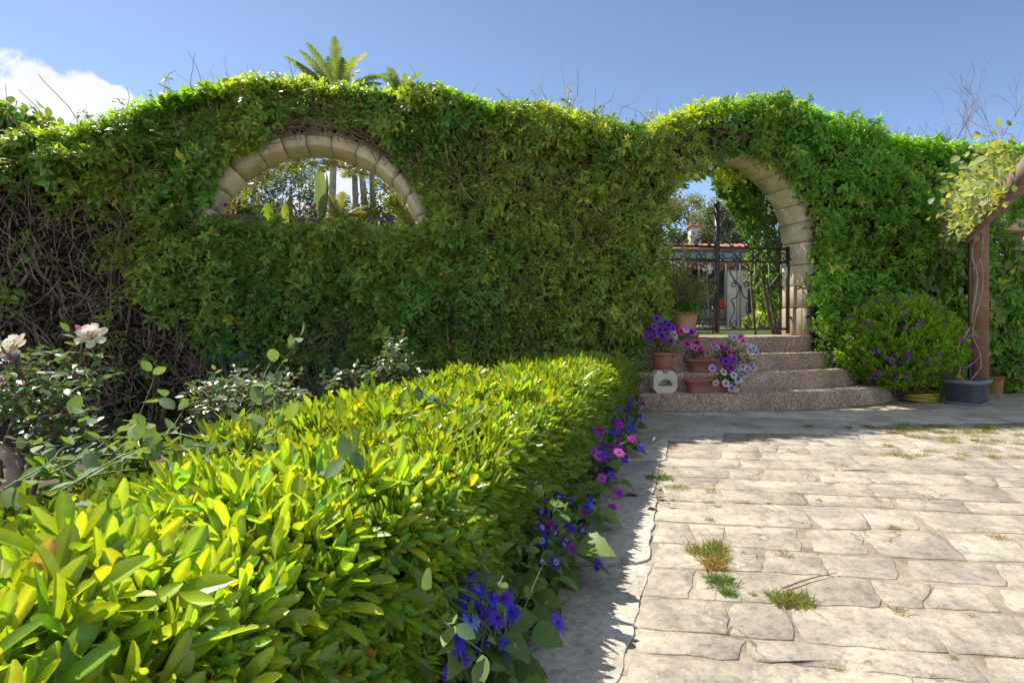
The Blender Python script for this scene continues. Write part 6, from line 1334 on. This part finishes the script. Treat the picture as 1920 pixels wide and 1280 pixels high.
# planting behind the gate
tree('leafy_shrub','sunlit variegated hedge shrub behind the house roof',tb(1290,17),2,(at(1290,425,17),(2.2,.8,.85)),80,110,.10,(.17,.21,.09),701,.06,clump_r=.26)
tree('leafy_shrub','dark green shrub beside the white chimney',tb(1250,16),2,(at(1255,465,16),(1.1,.7,.6)),40,110,.10,(.09,.14,.05),702,.06,clump_r=.3)
tree('leafy_shrub','tall yellow-green shrub right of the chimney',tb(1390,17),2,(at(1390,430,17),(1.2,.8,.8)),50,100,.10,(.18,.21,.07),703,.06,clump_r=.3)
tree('leafy_shrub','pale feathery treetop against the sky in the gate arch',tb(1290,19),2,(at(1290,392,19),(1.2,.7,.45)),40,60,.09,(.20,.23,.12),704,.05,clump_r=.34)
tree('leafy_shrub','lime green low shrub at the terrace edge behind right gate leaf',tb(1410,11),1,(at(1420,608,11),(.26,.25,.16)),20,60,.06,(.26,.34,.05),705,.02,clump_r=.4)
tree('leafy_shrub','olive green bush left of the gate beyond the arch',tb(1222,9.5),1,(at(1225,545,9.5),(.55,.5,.65)),40,90,.07,(.17,.21,.06),706,.04,clump_r=.34)
# vine hanging behind the right side of the gate arch
g = np.random.default_rng(710); bv = thing('arch_vine','lush green vine hanging behind the right side of gate arch','climber',tuple(wp(3.5,.9,GZ)))
n = 1300; S = g.uniform(3.0,4.5,n); lo = np.interp(S,[3.0,3.25,3.45,3.75,4.5],[2.75,2.3,1.9,.95,.8]); Z = lo+(3.0-lo)*g.random(n); T = TH+.12+g.random(n)*.75; S = S+(T-.5)*.30
V, Fs, C = clusters(S,Z,T,6,.085,colf=lambda s,z,n: np.broadcast_to(np.array([.12,.25,.035]),(n,3)),tmpl=T_leaf4(.6,.1,-.1)); tag(mobj('foliage', V, Fs, M_VINE, bv, col=C), kind='stuff')
tw = np.stack([bez(wp(np.array([s,s+g.normal()*.1,s+g.normal()*.2]),np.array([t,t,t]),np.array([GZ,1.7,2.8])),10) for s, t in zip(g.uniform(3.55,4.2,9),g.uniform(.6,1.1,9))]); V, Fs, _ = tubes(tw, np.broadcast_to(np.linspace(.02,.008,10),(9,10)), 6); tag(mobj('vine_stems', V, Fs, M_BARK, bv), kind='stuff')
n = 120; S = g.uniform(3.95,4.25,n); Z = g.uniform(.8,1.9,n); T = TH+.7+g.random(n)*.5; V, Fs, C = clusters(S,Z,T,4,.085,colf=lambda s,z,n: np.broadcast_to(np.array([.24,.34,.04]),(n,3)),tmpl=T_OVAL); tag(mobj('foliage', V, Fs, M_VINE, bv, col=C), kind='stuff')
# underside fringe of the gate arch climber
nf = 500; a = np.radians(g.uniform(60,178,nf)); rr = ARC_G['r']-np.abs(g.normal(size=nf))*.05; V, Fs, C = clusters(ARC_G['s']+rr*np.cos(a),ARC_G['z']+rr*np.sin(a),TH+g.uniform(-.05,.3,nf),4,.055,colf=lambda s,z,n: np.broadcast_to(np.array([.22,.29,.035]),(n,3))); tag(mobj('arch_fringe', V, Fs, M_VINE, v3, col=C), kind='stuff')
